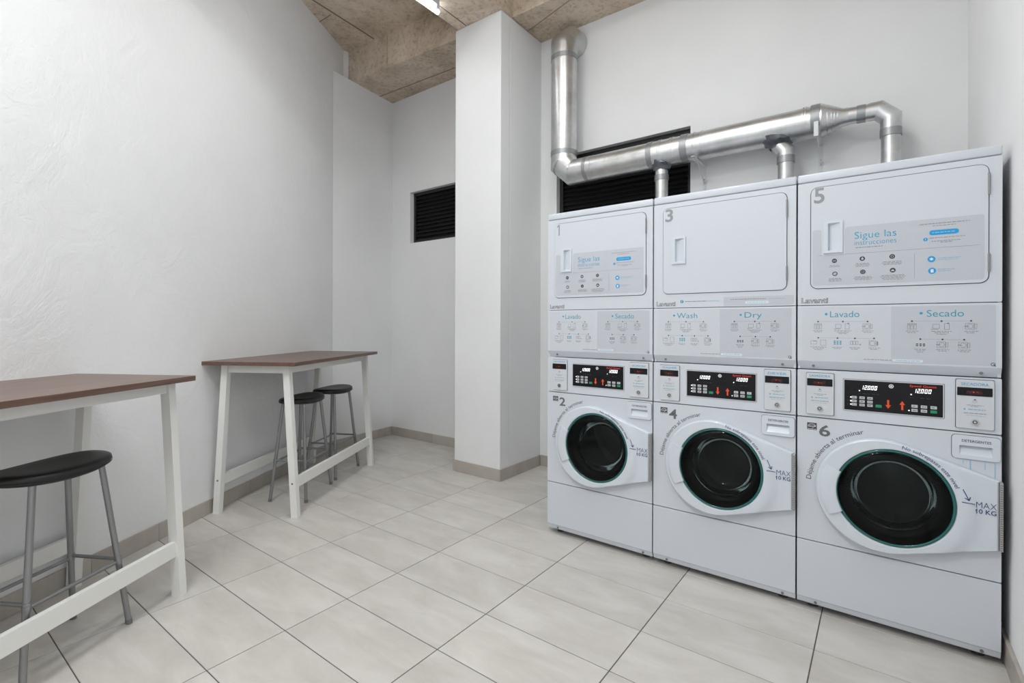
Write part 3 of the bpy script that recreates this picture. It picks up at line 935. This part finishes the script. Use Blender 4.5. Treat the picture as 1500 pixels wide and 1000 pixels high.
DZ = 1.112
def build_dryer(i, num, words, sticker, label):
    X0 = i * PITCH
    e = tag(empty('tumble_dryer', (X0, 0, DZ)), label, 'dryer', 'tumble dryers stacked on the washers')
    O = (0, 0, -DZ)
    DD = 0.74
    rng = random.Random(11)
    mb = MB()
    mb.box(0.002, 0.012, 0.014, DD, 1.112, 1.972); mb.box(MW - 0.012, MW - 0.002, 0.014, DD, 1.112, 1.972)
    mb.box(0.012, MW - 0.012, DD - 0.01, DD, 1.112, 1.972); mb.box(0.012, MW - 0.012, 0.022, DD - 0.01, 1.112, 1.122)
    mb.build('cabinet', M_WHITE, e, off=O)
    MB().box(0.004, MW - 0.004, 0.019, 0.026, 1.122, 1.972).build('inner_frame', M_INNER, e, off=O)
    lid = MB().box(0.001, MW - 0.001, -0.001, DD, 1.9715, 2.010, 0.006, 3).build('lid', M_WHITE, e, off=O, smooth=40)
    # front panel with the door opening
    dx0, dx1, dz0, dz1, dr = 0.0515, 0.6485, 1.478, 1.944, 0.030
    MB().plate(rrect(0.0015, MW - 0.0015, 1.4055, 1.9685, 0.004, 3), [rrect(dx0, dx1, dz0, dz1, dr, 8)], 0.0, 0.013).build('front_panel', M_WHITE, e, off=O)
    hx0, hx1, hz0, hz1 = 0.120, 0.166, 1.648, 1.772
    g = 0.0030
    dr_o = rrect(dx0 + g, dx1 - g, dz0 + g, dz1 - g, dr - 0.003, 8)
    do = MB().plate(dr_o, [rrect(hx0, hx1, hz0, hz1, 0.004, 3)], -0.004, 0.012).build('door', M_WHITE, e, off=O)
    MB().plate(rrect(dx0 - 0.004, dx1 + 0.004, dz0 - 0.004, dz1 + 0.004, dr, 8), [rrect(dx0 + 0.010, dx1 - 0.010, dz0 + 0.010, dz1 - 0.010, dr - 0.01, 8)], 0.0125, 0.0145).build('door_gap_shade_rear', M_DARK, e, off=O)  # dark ring standing in for the shade deep in the door gap
    a = rrect(dx0, dx1, dz0, dz1, dr, 8); b = rrect(dx0 + g - 0.0006, dx1 - g + 0.0006, dz0 + g - 0.0006, dz1 - g + 0.0006, dr - 0.003, 8)
    MB().rings([[(x, 0.0035, z) for x, z in a], [(x, 0.0035, z) for x, z in b]]).build('door_gap_shade', M_GAPSHADE, e, off=O)  # dark strip laid in the door gap in place of its shade
    # handle: moulded cup with a frame
    hd = MB().plate([(0.103, 1.638), (0.176, 1.638), (0.176, 1.780), (0.103, 1.780)], [rrect(hx0, hx1, hz0, hz1, 0.004, 3)], -0.0105, -0.004)
    hd.rings([[(hx0, -0.0105, hz0), (hx1, -0.0105, hz0), (hx1, -0.0105, hz1), (hx0, -0.0105, hz1)],
              [(hx0 + 0.004, 0.006, hz0 + 0.005), (hx1 - 0.001, -0.008, hz0 + 0.003), (hx1 - 0.001, -0.008, hz1 - 0.004), (hx0 + 0.004, 0.006, hz1 - 0.010)]], False, True)
    hd.build('handle', M_DOORW, do, off=O)
    for z0, z1 in ((1.822, 1.905), (1.523, 1.592)):
        hg = MB().tube([(dx1 - 0.0015, -0.006, z0), (dx1 - 0.0015, -0.006, z1)], 0.0034, 10).build('hinge', M_DHINGE, do, off=O, smooth=50)
    # instruction panel with a slanted lower lip
    ip = MB().prism_x([(0.0, 1.399), (0.0, 1.150), (0.003, 1.144), (0.020, 1.116), (0.024, 1.1145), (0.026, 1.1145), (0.026, 1.4025), (0.003, 1.4025)], 0.0015, MW - 0.0015).build('instruction_panel', M_WHITE, e, off=O)
    for sx in (0.064, 0.628):
        MB().cyl_y(sx, 1.127, 0.010, 0.020, 0.006, 12).build('screw', M_SCREW, ip, off=O)
    MB().quad(0.020, 0.347, 1.156, 1.393, -0.0005).build('sticker', M_STICKW, ip, off=O)
    MB().poly(rrect(0.347, 0.667, 1.156, 1.393, 0.003, 2), -0.0005).build('sticker', M_STICK, ip, off=O)
    y = -0.0009
    spans = {'Lavado': (0.129, 0.237), 'Secado': (0.463, 0.576), 'Wash': (0.129, 0.235), 'Dry': (0.463, 0.540)}
    for w, lx in ((words[0], 0.114), (words[1], 0.445)):
        x0, x1 = spans[w]
        zlo = 1.349 if w != 'Dry' else 1.341
        text('heading', w, x0, x1, zlo, 1.3765, y, M_TEALT, ip, off=O, offset=-0.004)
        MB().disc(lx, 1.3635, y, 0.0055, 16).build('heading_dot', M_CYAN, ip, off=O)
    # pictograms with step numbers and captions
    steps = [(0.083, 1.330, 0), (0.177, 1.330, 1), (0.266, 1.330, 2), (0.084, 1.256, 3), (0.157, 1.256, 4), (0.221, 1.256, 5), (0.289, 1.257, 6),
             (0.416, 1.331, 0), (0.509, 1.331, 1), (0.597, 1.332, 2), (0.443, 1.257, 7), (0.512, 1.257, 8), (0.577, 1.257, 2)]
    cap = MB()
    for sx, sz, k in steps:
        mb = MB()
        mb.disc(sx, sz, y, 0.0034, 10)
        mb.build('step_dot', M_GREYINK, ip, off=O)
        mb = MB()
        zt, zb = sz - 0.009, sz - 0.034
        def frame(x0, x1, z0, z1, w=0.0011):
            mb.quad(x0, x1, z0, z0 + w, y); mb.quad(x0, x1, z1 - w, z1, y); mb.quad(x0, x0 + w, z0, z1, y); mb.quad(x1 - w, x1, z0, z1, y)
        mat = M_PALEINK
        if k == 0:
            for c in range(3): frame(sx - 0.015 + c * 0.0105, sx - 0.0065 + c * 0.0105, zb, zt - 0.006)
            frame(sx - 0.015, sx + 0.0145, zt - 0.005, zt)
        elif k == 1:
            frame(sx - 0.028, sx - 0.006, zb + 0.004, zt - 0.003); mb.quad(sx - 0.034, sx - 0.010, zb, zb + 0.0016, y)
            frame(sx + 0.008, sx + 0.024, zb, zt); mb.disc(sx + 0.020, zt, y, 0.003, 8)
        elif k in (2, 8):
            frame(sx - 0.017, sx + 0.009, zb, zt); mb.ring2d(sx - 0.003, (zb + zt) / 2, y, 0.008, 0.0093, 16); frame(sx + 0.010, sx + 0.017, zb + 0.003, zt - 0.003)
            mb.quad(sx - 0.020, sx - 0.006, (zb + zt) / 2 - 0.001, (zb + zt) / 2 + 0.001, y)
        elif k == 3:
            frame(sx - 0.030, sx - 0.006, zb + 0.004, zt - 0.004); frame(sx + 0.008, sx + 0.030, zb, zt); mb.quad(sx - 0.02, sx - 0.006, zt - 0.007, zt - 0.005, y)
        elif k in (4, 7):
            mat = M_TEALT if k == 4 else M_GREYINK
            for c in range(3):
                for r in range(3 if k == 4 else 2):
                    mb.quad(sx - 0.014 + c * 0.011, sx - 0.007 + c * 0.011, zb + 0.005 + r * 0.0065, zb + 0.009 + r * 0.0065, y)
        elif k == 5:
            for c in range(3): frame(sx - 0.017 + c * 0.010, sx - 0.008 + c * 0.010, zb + 0.006, zt - 0.003)
            mb.disc(sx + 0.019, zb + 0.007, y, 0.0028, 8)
        elif k == 6:
            frame(sx - 0.018, sx + 0.006, zb, zt); mb.ring2d(sx - 0.006, (zb + zt) / 2, y, 0.0085, 0.0098, 16)
            mb.poly([(sx + 0.009, zt - 0.001), (sx + 0.014, zt - 0.006), (sx + 0.014, zb + 0.006), (sx + 0.009, zb + 0.001)], y)
        mb.build('pictogram', mat, ip, off=O)
        w = 0.062 if k in (1, 3) else 0.040
        dashes(cap, sx, sz - 0.0425, w, y, 0.0020, rng); dashes(cap, sx, sz - 0.0485, w * 0.7, y, 0.0020, rng)
        if k in (1, 3, 7): dashes(cap, sx, sz - 0.0545, w * 0.5, y, 0.0020, rng)
    for xa, xb, z in ((0.088, 0.261, 1.330), (0.089, 0.285, 1.2565), (0.421, 0.593, 1.3315), (0.448, 0.573, 1.257)):
        cap.quad(xa, xb, z - 0.0003, z + 0.0003, y + 0.0001)
    dashes(cap, 0.300, 1.164, 0.095, y, 0.0026, rng)
    cap.build('fine_print', M_PALEINK, ip, off=O)
    MB().poly(rrect(0.352, 0.452, 1.160, 1.171, 0.004, 3), y + 0.0001).build('web_address_pill', plain('pale_pill', (0.66, 0.74, 0.80), 0.5) if 'pale_pill' not in bpy.data.materials else bpy.data.materials['pale_pill'], ip, off=O)
    mb = MB(); dashes(mb, 0.404, 1.1645, 0.080, y - 0.0003, 0.0024, rng); mb.build('web_address', M_PALEBLUE, ip, off=O)
    mb = MB().ring2d(0.660, 1.163, y, 0.0048, 0.0068, 18); mb.poly([(0.660, 1.1615), (0.662, 1.1635), (0.6685, 1.157), (0.6665, 1.155)], y - 0.0001)
    mb.build('round_logo', M_INK, ip, off=O)
    # maker word in outlined letters
    text('maker_word', 'Lavanti', 0.017, 0.121, 1.414, 1.439, -0.0006, M_GREYINK, e, off=O, offset=0.03)
    text('maker_word_fill', 'Lavanti', 0.0185, 0.1195, 1.4155, 1.4375, -0.0010, M_STICKW, e, off=O, offset=-0.012)
    # number
    yd = -0.0047
    if num == '1':
        MB().poly([(0.081, 1.868), (0.089, 1.868), (0.089, 1.936), (0.083, 1.936), (0.069, 1.926), (0.069, 1.917), (0.081, 1.925)], yd).build('number', M_NUM_PALE, do, off=O)
    elif num == '3':
        text('number', num, 0.066, 0.108, 1.868, 1.937, yd, M_NUM_PALE, do, off=O, offset=0.02)
    else:
        text('number', num, 0.066, 0.107, 1.868, 1.938, yd, M_NUM_PALE, do, off=O, offset=0.02)
    if sticker:
        # grey instruction sticker, notched round the handle
        outer = [(0.066, 1.494), (0.628, 1.494), (0.634, 1.500), (0.634, 1.742), (0.628, 1.748), (0.192, 1.748), (0.184, 1.740), (0.184, 1.632), (0.180, 1.628),
                 (0.099, 1.628), (0.095, 1.632), (0.095, 1.740), (0.088, 1.747), (0.068, 1.747), (0.061, 1.740), (0.061, 1.500)]
        mb = MB()
        vs = [mb.bm.verts.new((x, -0.0046, z)) for x, z in outer]
        bmesh.ops.triangle_fill(mb.bm, edges=[mb.bm.edges.new((vs[k], vs[(k + 1) % len(vs)])) for k in range(len(vs))], use_beauty=True)
        mb.build('instruction_sticker', M_STICK, do, off=O)
        ys = -0.0052
        text('sticker_heading', 'Sigue las', 0.219, 0.364, 1.683, 1.722, ys, M_CYAN, do, off=O, offset=-0.008)
        text('sticker_heading', 'instrucciones', 0.219, 0.364, 1.664, 1.684, ys, M_CYAN, do, off=O, offset=-0.012)
        mb = MB()
        dashes(mb, 0.270, 1.652, 0.096, ys, 0.0024, rng)
        for sx, sz, w, nl in ((0.145, 1.602, 0.040, 2), (0.247, 1.604, 0.052, 3), (0.350, 1.605, 0.070, 3), (0.147, 1.544, 0.050, 3), (0.249, 1.546, 0.066, 3), (0.352, 1.547, 0.086, 4)):
            for q in range(nl): dashes(mb, sx, sz - 0.022 - q * 0.0058, w * (1 - 0.12 * abs(q - 1)), ys, 0.0020, rng)
        dashes(mb, 0.516, 1.727, 0.153, ys, 0.0022, rng); dashes(mb, 0.516, 1.7175, 0.07, ys, 0.0022, rng)
        dashes(mb, 0.524, 1.6685, 0.108, ys, 0.0022, rng); dashes(mb, 0.522, 1.655, 0.09, ys, 0.0022, rng); dashes(mb, 0.522, 1.649, 0.035, ys, 0.0022, rng)
        mb.quad(0.085, 0.622, 1.6285, 1.6293, ys); mb.quad(0.4225, 0.4233, 1.510, 1.612, ys)
        mb.build('fine_print', M_PALEINK, do, off=O)
        mb = MB()
        for sx, sz, w in ((0.532, 1.586, 0.07), (0.528, 1.579, 0.062), (0.524, 1.540, 0.055), (0.518, 1.533, 0.04)):
            dashes(mb, sx, sz, w, ys, 0.0024, rng)
        mb.build('blue_print', M_PALEBLUE, do, off=O)
        for k, (sx, sz) in enumerate(((0.145, 1.602), (0.247, 1.604), (0.350, 1.605), (0.147, 1.544), (0.249, 1.546), (0.352, 1.547))):
            ic = MB().disc(sx, sz, ys, 0.0098, 24).build('icon', M_INK, do, off=O)
        mb = MB()
        yi = ys - 0.0004
        S_ = lambda m_: m_.build('icon_symbol', M_STICK, do, off=O)
        S_(MB().ring2d(0.142, 1.602, yi, 0.002, 0.0031, 10).ring2d(0.148, 1.602, yi, 0.002, 0.0031, 10).quad(0.144, 0.146, 1.6015, 1.6025, yi))
        S_(MB().poly([(0.244, 1.599), (0.250, 1.599), (0.252, 1.604), (0.247, 1.611), (0.243, 1.604)], yi))
        S_(MB().ring2d(0.350, 1.605, yi, 0.0038, 0.0052, 12))
        S_(MB().disc(0.147, 1.544, yi, 0.0062, 14))
        S_(MB().ring2d(0.249, 1.546, yi, 0.004, 0.0052, 12))
        S_(MB().poly([(0.346, 1.543), (0.358, 1.543), (0.356, 1.548), (0.352, 1.551), (0.348, 1.548)], yi))
        MB().poly([(0.145, 1.5475), (0.1462, 1.5478), (0.1495, 1.541), (0.148, 1.5405)], yi - 0.0003).build('icon_symbol', M_INK, do, off=O)
        MB().poly(rrect(0.470, 0.560, 1.681, 1.701, 0.0095, 5), ys).build('blue_pill', M_BLUE, do, off=O)
        mb = MB(); dashes(mb, 0.515, 1.689, 0.072, yi, 0.0040, rng); mb.build('pill_print', M_PALEBLUE, do, off=O)
        MB().disc(0.458, 1.6655, ys, 0.0072, 18).build('info_dot', M_BLUE, do, off=O)
        MB().quad(0.4573, 0.4589, 1.664, 1.670, yi).quad(0.4573, 0.4589, 1.661, 1.6625, yi).build('info_mark', M_PRINTW, do, off=O)
        for sx, sz in ((0.477, 1.584), (0.479, 1.536)):
            MB().disc(sx, sz, ys, 0.0125, 24).build('blue_icon', M_BLUE, do, off=O)
        mb = MB()
        fl_ = [(0.477 + (0.0075 if k % 2 == 0 else 0.004) * math.sin(k * PI / 6), 1.584 + (0.0075 if k % 2 == 0 else 0.004) * math.cos(k * PI / 6)) for k in range(12)]
        mb.poly(fl_, yi).build('icon_symbol', M_PRINTW, do, off=O); mb = MB(); mb.quad(0.4745, 0.4835, 1.529, 1.5425, yi)
        mb.build('icon_symbol', M_PRINTW, do, off=O)
    if num == '3':
        ys = -0.0006
        MB().poly([(0.365, 1.411), (0.672, 1.411), (0.676, 1.415), (0.676, 1.455), (0.365, 1.455)], ys).build('strip_sticker', M_STICK, e, off=O)
        MB().disc(0.155, 1.437, ys, 0.0085, 18).build('info_dot', M_TEALT, e, off=O)
        MB().quad(0.154, 0.156, 1.435, 1.442, ys - 0.0004).quad(0.154, 0.156, 1.4315, 1.4335, ys - 0.0004).build('info_mark', M_PRINTW, e, off=O)
        mb = MB(); dashes(mb, 0.227, 1.435, 0.110, ys, 0.0036, rng); dashes(mb, 0.480, 1.440, 0.165, ys - 0.0004, 0.0030, rng); mb.build('fine_print', M_PALEINK, e, off=O)
        mb = MB(); dashes(mb, 0.315, 1.435, 0.058, ys, 0.0036, rng); dashes(mb, 0.605, 1.440, 0.07, ys - 0.0004, 0.0030, rng); mb.build('blue_print', M_PALEBLUE, e, off=O)
        MB().poly(rrect(0.465, 0.570, 1.419, 1.431, 0.005, 3), ys - 0.0003).build('web_address_pill', bpy.data.materials['pale_pill'], e, off=O)
        mb = MB(); dashes(mb, 0.517, 1.4235, 0.085, ys - 0.0006, 0.0026, rng); mb.build('web_address', M_PALEBLUE, e, off=O)
    return e

for i, (n, wd) in enumerate((('2', ('LAVADORA', 'SECADORA')), ('4', ('WASHER', 'DRYER')), ('6', ('LAVADORA', 'SECADORA')))):
    build_washer(i, n, wd, ('white front loading washer numbered 2, nearest the column', 'white front loading washer numbered 4 under the plain dryer, middle of the row',
                            'white front loading washer numbered 6 with blue drips below its drawer')[i])
for i, (n, wd, stk, lb) in enumerate((('1', ('Lavado', 'Secado'), True, 'white tumble dryer numbered 1 with grey sticker, nearest the column'),
                                      ('3', ('Wash', 'Dry'), False, 'white tumble dryer numbered 3 with plain door, middle of the row'),
                                      ('5', ('Lavado', 'Secado'), True, 'white tumble dryer numbered 5 with grey sticker, beside the right wall'))):
    build_dryer(i, n, wd, stk, lb)

# ------------------------------------------------------------------ exhaust duct
DY, DZC = 1.04, 2.615
RX = -0.506
RR, RM, RB = 0.112, 0.100, 0.050
du = tag(empty('exhaust_duct', (RX, DY, DZC)), 'galvanised steel exhaust duct with branches running above the dryers', 'duct')
DO = (-RX, -DY, -DZC)
def dpart(name, pts, r, mat, seg=32, smooth=22, caps=True):
    return MB().tube(pts, r, seg, caps).build(name, mat, du, smooth=smooth, off=DO)
# top elbow into the wall, riser, bottom mitred elbow
dpart('wall_elbow', [(RX, DY, 3.60), (RX, DY, 3.715), (RX + 0.02, DY + 0.075, 3.79), (RX + 0.02, YB - 0.003, 3.79)], RR + 0.001, M_GALV)
dpart('riser', [(RX, DY, 3.62), (RX, DY, 2.775)], RR, M_GALV)
dpart('tape_band', [(RX, DY, 3.625), (RX, DY, 3.585)], RR + 0.003, M_TAPE)
dpart('tape_band', [(RX, DY, 2.805), (RX, DY, 2.765)], RR + 0.003, M_TAPE)
dpart('mitred_elbow', [(RX, DY, 2.79), (RX, DY, DZC + 0.085), (RX + 0.088, DY, DZC), (RX + 0.22, DY, DZC)], [RR, RR, RM + 0.002, RM + 0.002], M_GALV)
def mitre(p, c, q, r):
    p, c, q = Vector(p), Vector(c), Vector(q)
    a = c + (p - c).normalized() * 0.0025; b = c + (q - c).normalized() * 0.0025
    dpart('mitre_seam', [a, c, b], r, M_GALV, 32, 60, False)
mitre((RX, DY, 2.79), (RX, DY, DZC + 0.085), (RX + 0.088, DY, DZC), RR + 0.0018)
mitre((RX, DY, DZC + 0.085), (RX + 0.088, DY, DZC), (RX + 0.22, DY, DZC), RM + 0.004)
mitre((RX, DY, 3.60), (RX, DY, 3.715), (RX + 0.02, DY + 0.075, 3.79), RR + 0.003)
dpart('main_pipe', [(RX + 0.20, DY, DZC), (1.36, DY, DZC - 0.004)], RM, M_GALV)
for xa, w, dr_, mt in ((-0.285, 0.028, 0.003, M_TAPE), (-0.247, 0.014, 0.0025, M_GALV), (0.262, 0.040, 0.003, M_TAPE), (0.515, 0.050, 0.003, M_TAPE), (1.335, 0.050, 0.003, M_TAPE)):
    dpart('tape_band' if mt is M_TAPE else 'collar', [(xa, DY, DZC), (xa + w, DY, DZC)], RM + dr_, mt)
for xa in (-0.215, 0.345, 0.362, 0.43, 0.452, 0.605, 0.66, 1.29, 1.305):
    dpart('seam_bead', [(xa, DY, DZC), (xa + 0.006, DY, DZC)], RM + 0.0025, M_GALV)
# reducer, small pipe, end elbow
zz = DZC - 0.01
dpart('reducer', [(1.375, DY, DZC - 0.004), (1.395, DY, DZC - 0.004), (1.50, DY, zz), (1.53, DY, zz)], [RM, RM + 0.002, RB + 0.004, RB + 0.002], M_GALV)
for t in (0.25, 0.45, 0.6, 0.75):
    xx = 1.395 + 0.105 * t; r = RM + (RB - RM) * t
    dpart('seam_bead', [(xx, DY, zz), (xx + 0.004, DY, zz)], r + 0.003, M_GALV)
dpart('small_pipe', [(1.52, DY, zz), (1.640, DY, zz - 0.004)], RB, M_GALV)
dpart('tape_band', [(1.572, DY, zz - 0.002), (1.616, DY, zz - 0.003)], RB + 0.003, M_TAPE)
BX3 = 1.737
dpart('end_elbow', [(1.632, DY, zz - 0.003), (1.678, DY, zz - 0.002), (BX3, DY, zz - 0.060), (BX3, DY, zz - 0.13)], RB + 0.003, M_GALV)
def branch(bx, ztop, end):
    dpart('branch_pipe', [(bx, DY, ztop), (bx, DY, 1.80), (bx, DY - 0.05, 1.745), (bx, 0.742, 1.745)], RB - 0.002, M_GALV, 24)
branch(BX3, zz - 0.12, 0)
dpart('tape_band', [(BX3, DY, zz - 0.128), (BX3, DY, zz - 0.172)], RB + 0.004, M_TAPE, 24)
BX1, BX2 = 0.355, 1.188
def collar(cx, lean, r0):
    rg = random.Random(5); loops = []
    for z, r, jit in ((DZC - 0.060, r0, 0.012), (DZC - 0.085, r0 * 0.93, 0.010), (DZC - 0.100, r0 * 0.76, 0.005), (DZC - 0.112, RB + 0.010, 0.002), (DZC - 0.130, RB + 0.003, 0.001)):
        lp = []
        for k in range(28):
            a = 2 * PI * k / 28; rr_ = r + rg.uniform(-jit, jit)
            lp.append((cx + lean * (DZC - 0.06 - z) + rr_ * 1.1 * math.cos(a), DY + rr_ * 0.88 * math.sin(a), z + rg.uniform(-jit, jit) * 0.4))
        loops.append(lp)
    MB().rings(loops).build('branch_collar', M_DKTAPE, du, smooth=35, off=DO)
collar(BX1, 0.0, 0.088)
branch(BX1, DZC - 0.09, 0)
dpart('tape_band', [(BX1, DY, DZC - 0.165), (BX1, DY, DZC - 0.205)], RB + 0.003, M_TAPE, 24)
collar(BX2 - 0.055, 0.25, 0.105)
dpart('branch_elbow', [(BX2 - 0.060, DY, DZC - 0.075), (BX2 - 0.040, DY, DZC - 0.105), (BX2, DY, DZC - 0.155), (BX2, DY, DZC - 0.20)], RB + 0.002, M_GALV, 24)
branch(BX2, DZC - 0.18, 0)
dpart('tape_band', [(BX2, DY, DZC - 0.190), (BX2, DY, DZC - 0.235)], RB + 0.003, M_TAPE, 24)

# shelf brackets under the main pipe
def bracket(x, tall, label):
    e = tag(empty('duct_bracket', (x, YB, 2.25)), label, 'bracket', 'brackets carrying the duct')
    off = (-x, -YB, -2.25)
    zt = DZC - RM - 0.006
    MB().box(x - 0.013, x + 0.013, YB - 0.004, YB, 2.22, zt + 0.01).build('wall_leg', M_BRACKET, e, off=off)
    MB().box(x - 0.004, x + 0.004, YB - 0.010, YB - 0.004, 2.24, zt - 0.05).build('rib', M_BRACKET, e, off=off)
    MB().box(x - 0.012, x + 0.012, DY - RM - 0.03, YB - 0.004, zt - 0.004, zt).build('arm', M_BRACKET, e, off=off)
    if tall:
        MB().box(x - 0.012, x + 0.012, DY - RM - 0.034, DY - RM - 0.030, zt - 0.03, zt + 0.06).build('upturned_tip', M_BRACKET, e, off=off)
    MB().prism_x([(YB - 0.01, zt - 0.14), (YB - 0.01, zt - 0.12), (DY - 0.02, zt - 0.004), (DY - 0.05, zt - 0.004)], x - 0.002, x + 0.002).build('brace', M_BRACKET, e, off=off)
    MB().cyl_y(x, zt - 0.10, YB - 0.013, YB - 0.009, 0.004, 10).build('screw', M_SCREW, e, off=off)
    if not tall:
        pts = [(x + 0.012, DY - RM - 0.012 + 0.0 * k, zt - 0.02 + 0.0 * k) for k in range(1)]
        loop = [(x + 0.010 + 0.012 * math.sin(2 * PI * k / 16), DY - RM - 0.01, zt - 0.016 + 0.018 * math.cos(2 * PI * k / 16)) for k in range(17)]
        MB().tube(loop, 0.0018, 6).build('wire_tie', M_WIRE, e, off=off)
bracket(0.625, False, 'white shelf bracket with wire tie beside the black louvre')
bracket(1.370, True, 'white shelf bracket with upturned tip beside the duct reducer')

# ------------------------------------------------------------------ bar tables
TL, TD, TZ = 1.40, 0.675, 1.057
def build_table(o, ang, label):
    """local x = away from the wall, local y = along the wall (towards the far corner)"""
    e = tag(empty('bar_table', (o[0], o[1], 0), ang), label, 'table', 'tall bar tables along the left wall')
    MB().box(0, TD, 0, TL, TZ - 0.025, TZ, 0.0015, 1).build('tabletop', M_WOOD, e)
    za = TZ - 0.025
    a, af = 0.072, 0.030; lw, ld = 0.040, 0.046
    zb = za - 0.055
    xs = ((0.055, 0.118), (0.632, 0.566))           # leg centres: bottom, top
    for xb, xt in xs:
        for y0 in (a, TL - af - lw):
            lo = [(xb - ld / 2, y0, 0), (xb + ld / 2, y0, 0), (xb + ld / 2, y0 + lw, 0), (xb - ld / 2, y0 + lw, 0)]
            hi = [(xt - ld / 2, y0, za), (xt + ld / 2, y0, za), (xt + ld / 2, y0 + lw, za), (xt - ld / 2, y0 + lw, za)]
            lg = MB().rings([lo, hi], True, True).build('leg', M_TABLEW, e)
            f = 0.23 / za
            xm = xb + (xt - xb) * f
            yb_ = y0 - 0.001 if y0 == a else y0 + lw + 0.001
            MB().cyl_y(xm, 0.23, yb_ - 0.0015, yb_ + 0.0015, 0.0065, 12).build('bolt', M_SCREW, lg)
    for xt in (0.118, 0.566):
        MB().box(xt - 0.012, xt + 0.012, a + lw, TL - af - lw, zb, za).build('apron', M_TABLEW, e)
    for y0 in (a + 0.008, TL - af - 0.032):
        MB().box(0.118 + ld / 2 - 0.002, 0.566 - ld / 2 + 0.002, y0, y0 + 0.024, zb, za).build('apron', M_TABLEW, e)
    for xb, xt in xs:
        xm = xb + (xt - xb) * 0.23 / za
        MB().box(xm - 0.012, xm + 0.012, a + lw, TL - af - lw, 0.193, 0.265).build('foot_rail', M_TABLEW, e)
    return e
T2 = (-1.9922, -1.2318); T1 = (-0.8947, -3.1795)
TANG = math.atan2(0.4994, 0.8664)
build_table(T2, TANG, 'tall white table with brown top, two black stools under it')
build_table(T1, TANG, 'tall white table with brown top, nearest the camera at left edge')

# ------------------------------------------------------------------ bar stools
SZ = 0.745
def build_stool(loc, ang, label):
    """local y = long axis of the seat"""
    e = tag(empty('bar_stool', (loc[0], loc[1], 0), ang), label, 'stool', 'black bar stools')
    n = 48
    A, B = 0.215, 0.140
    def loop(s, dz):
        L = []
        for k in range(n):
            t = 2 * PI * k / n
            c, si = math.cos(t), math.sin(t)
            x = B * s * math.copysign(abs(c) ** 0.85, c); y = A * s * math.copysign(abs(si) ** 0.9, si)
            z = SZ + dz + 0.014 * (y / A) ** 2 - 0.006 * (1 - (s)) 
            L.append((x, y, z))
        return L
    seat = MB().rings([loop(0.55, -0.040), loop(0.90, -0.038), loop(0.975, -0.032), loop(1.0, -0.020), loop(0.985, -0.008), loop(0.93, 0.0), loop(0.8, 0.004), loop(0.5, 0.004), loop(0.2, 0.004)], True, True)
    so = seat.build('seat', M_VINYL, e, smooth=60)
    MB().rings([[(p[0], p[1], p[2]) for p in loop(1.003, -0.029)], [(p[0], p[1], p[2]) for p in loop(1.006, -0.0265)], [(p[0], p[1], p[2]) for p in loop(1.003, -0.024)]]).build('seam_piping', M_VINYL, so, smooth=60)
    top = {}
    zt = SZ - 0.035
    for sx in (-1, 1):
        for sy in (-1, 1):
            t = Vector((sx * 0.082, sy * 0.135, zt)); b = Vector((sx * 0.138, sy * 0.212, 0.0))
            top[(sx, sy)] = (t, b)
            lg = MB().tube([b + (t - b) * 0.012, t], 0.0115, 14).build('leg', M_STEELTUBE, e, smooth=50)
            MB().tube([b, b + (t - b) * 0.03], 0.0125, 14).build('foot_cap', M_FOOTCAP, lg, smooth=50)
    zr = 0.285
    def at(k, z):
        t, b = top[k]; return b + (t - b) * (z / zt)
    for k1, k2 in (((-1, -1), (1, -1)), ((-1, 1), (1, 1)), ((-1, -1), (-1, 1)), ((1, -1), (1, 1))):
        side = k1[0] == k2[0]
        p, q = at(k1, zr + (0.0 if side else 0.012)), at(k2, zr + (0.0 if side else 0.012))
        br = MB().tube([p, q], 0.0075, 12).build('footrest', M_STEELTUBE, e, smooth=50)
        for c in (p, q):
            MB().tube([c + Vector((0, 0, -0.010)), c + Vector((0, 0, 0.010))], 0.0135, 10).build('joint', M_STEELTUBE, br, smooth=50)
    return e
def tpt(o, al, de):
    return (o[0] - 0.4994 * al + 0.8664 * de, o[1] + 0.8664 * al + 0.4994 * de)
build_stool(tpt(T2, 0.560, 0.408), TANG + 0.05, 'black padded bar stool under far table, nearer of the two')
build_stool(tpt(T2, 1.095, 0.390), TANG - 0.02, 'black padded bar stool under far table, closest to the corner')
build_stool(tpt(T1, 0.905, 0.455), TANG, 'black padded bar stool under the nearest table at left edge')
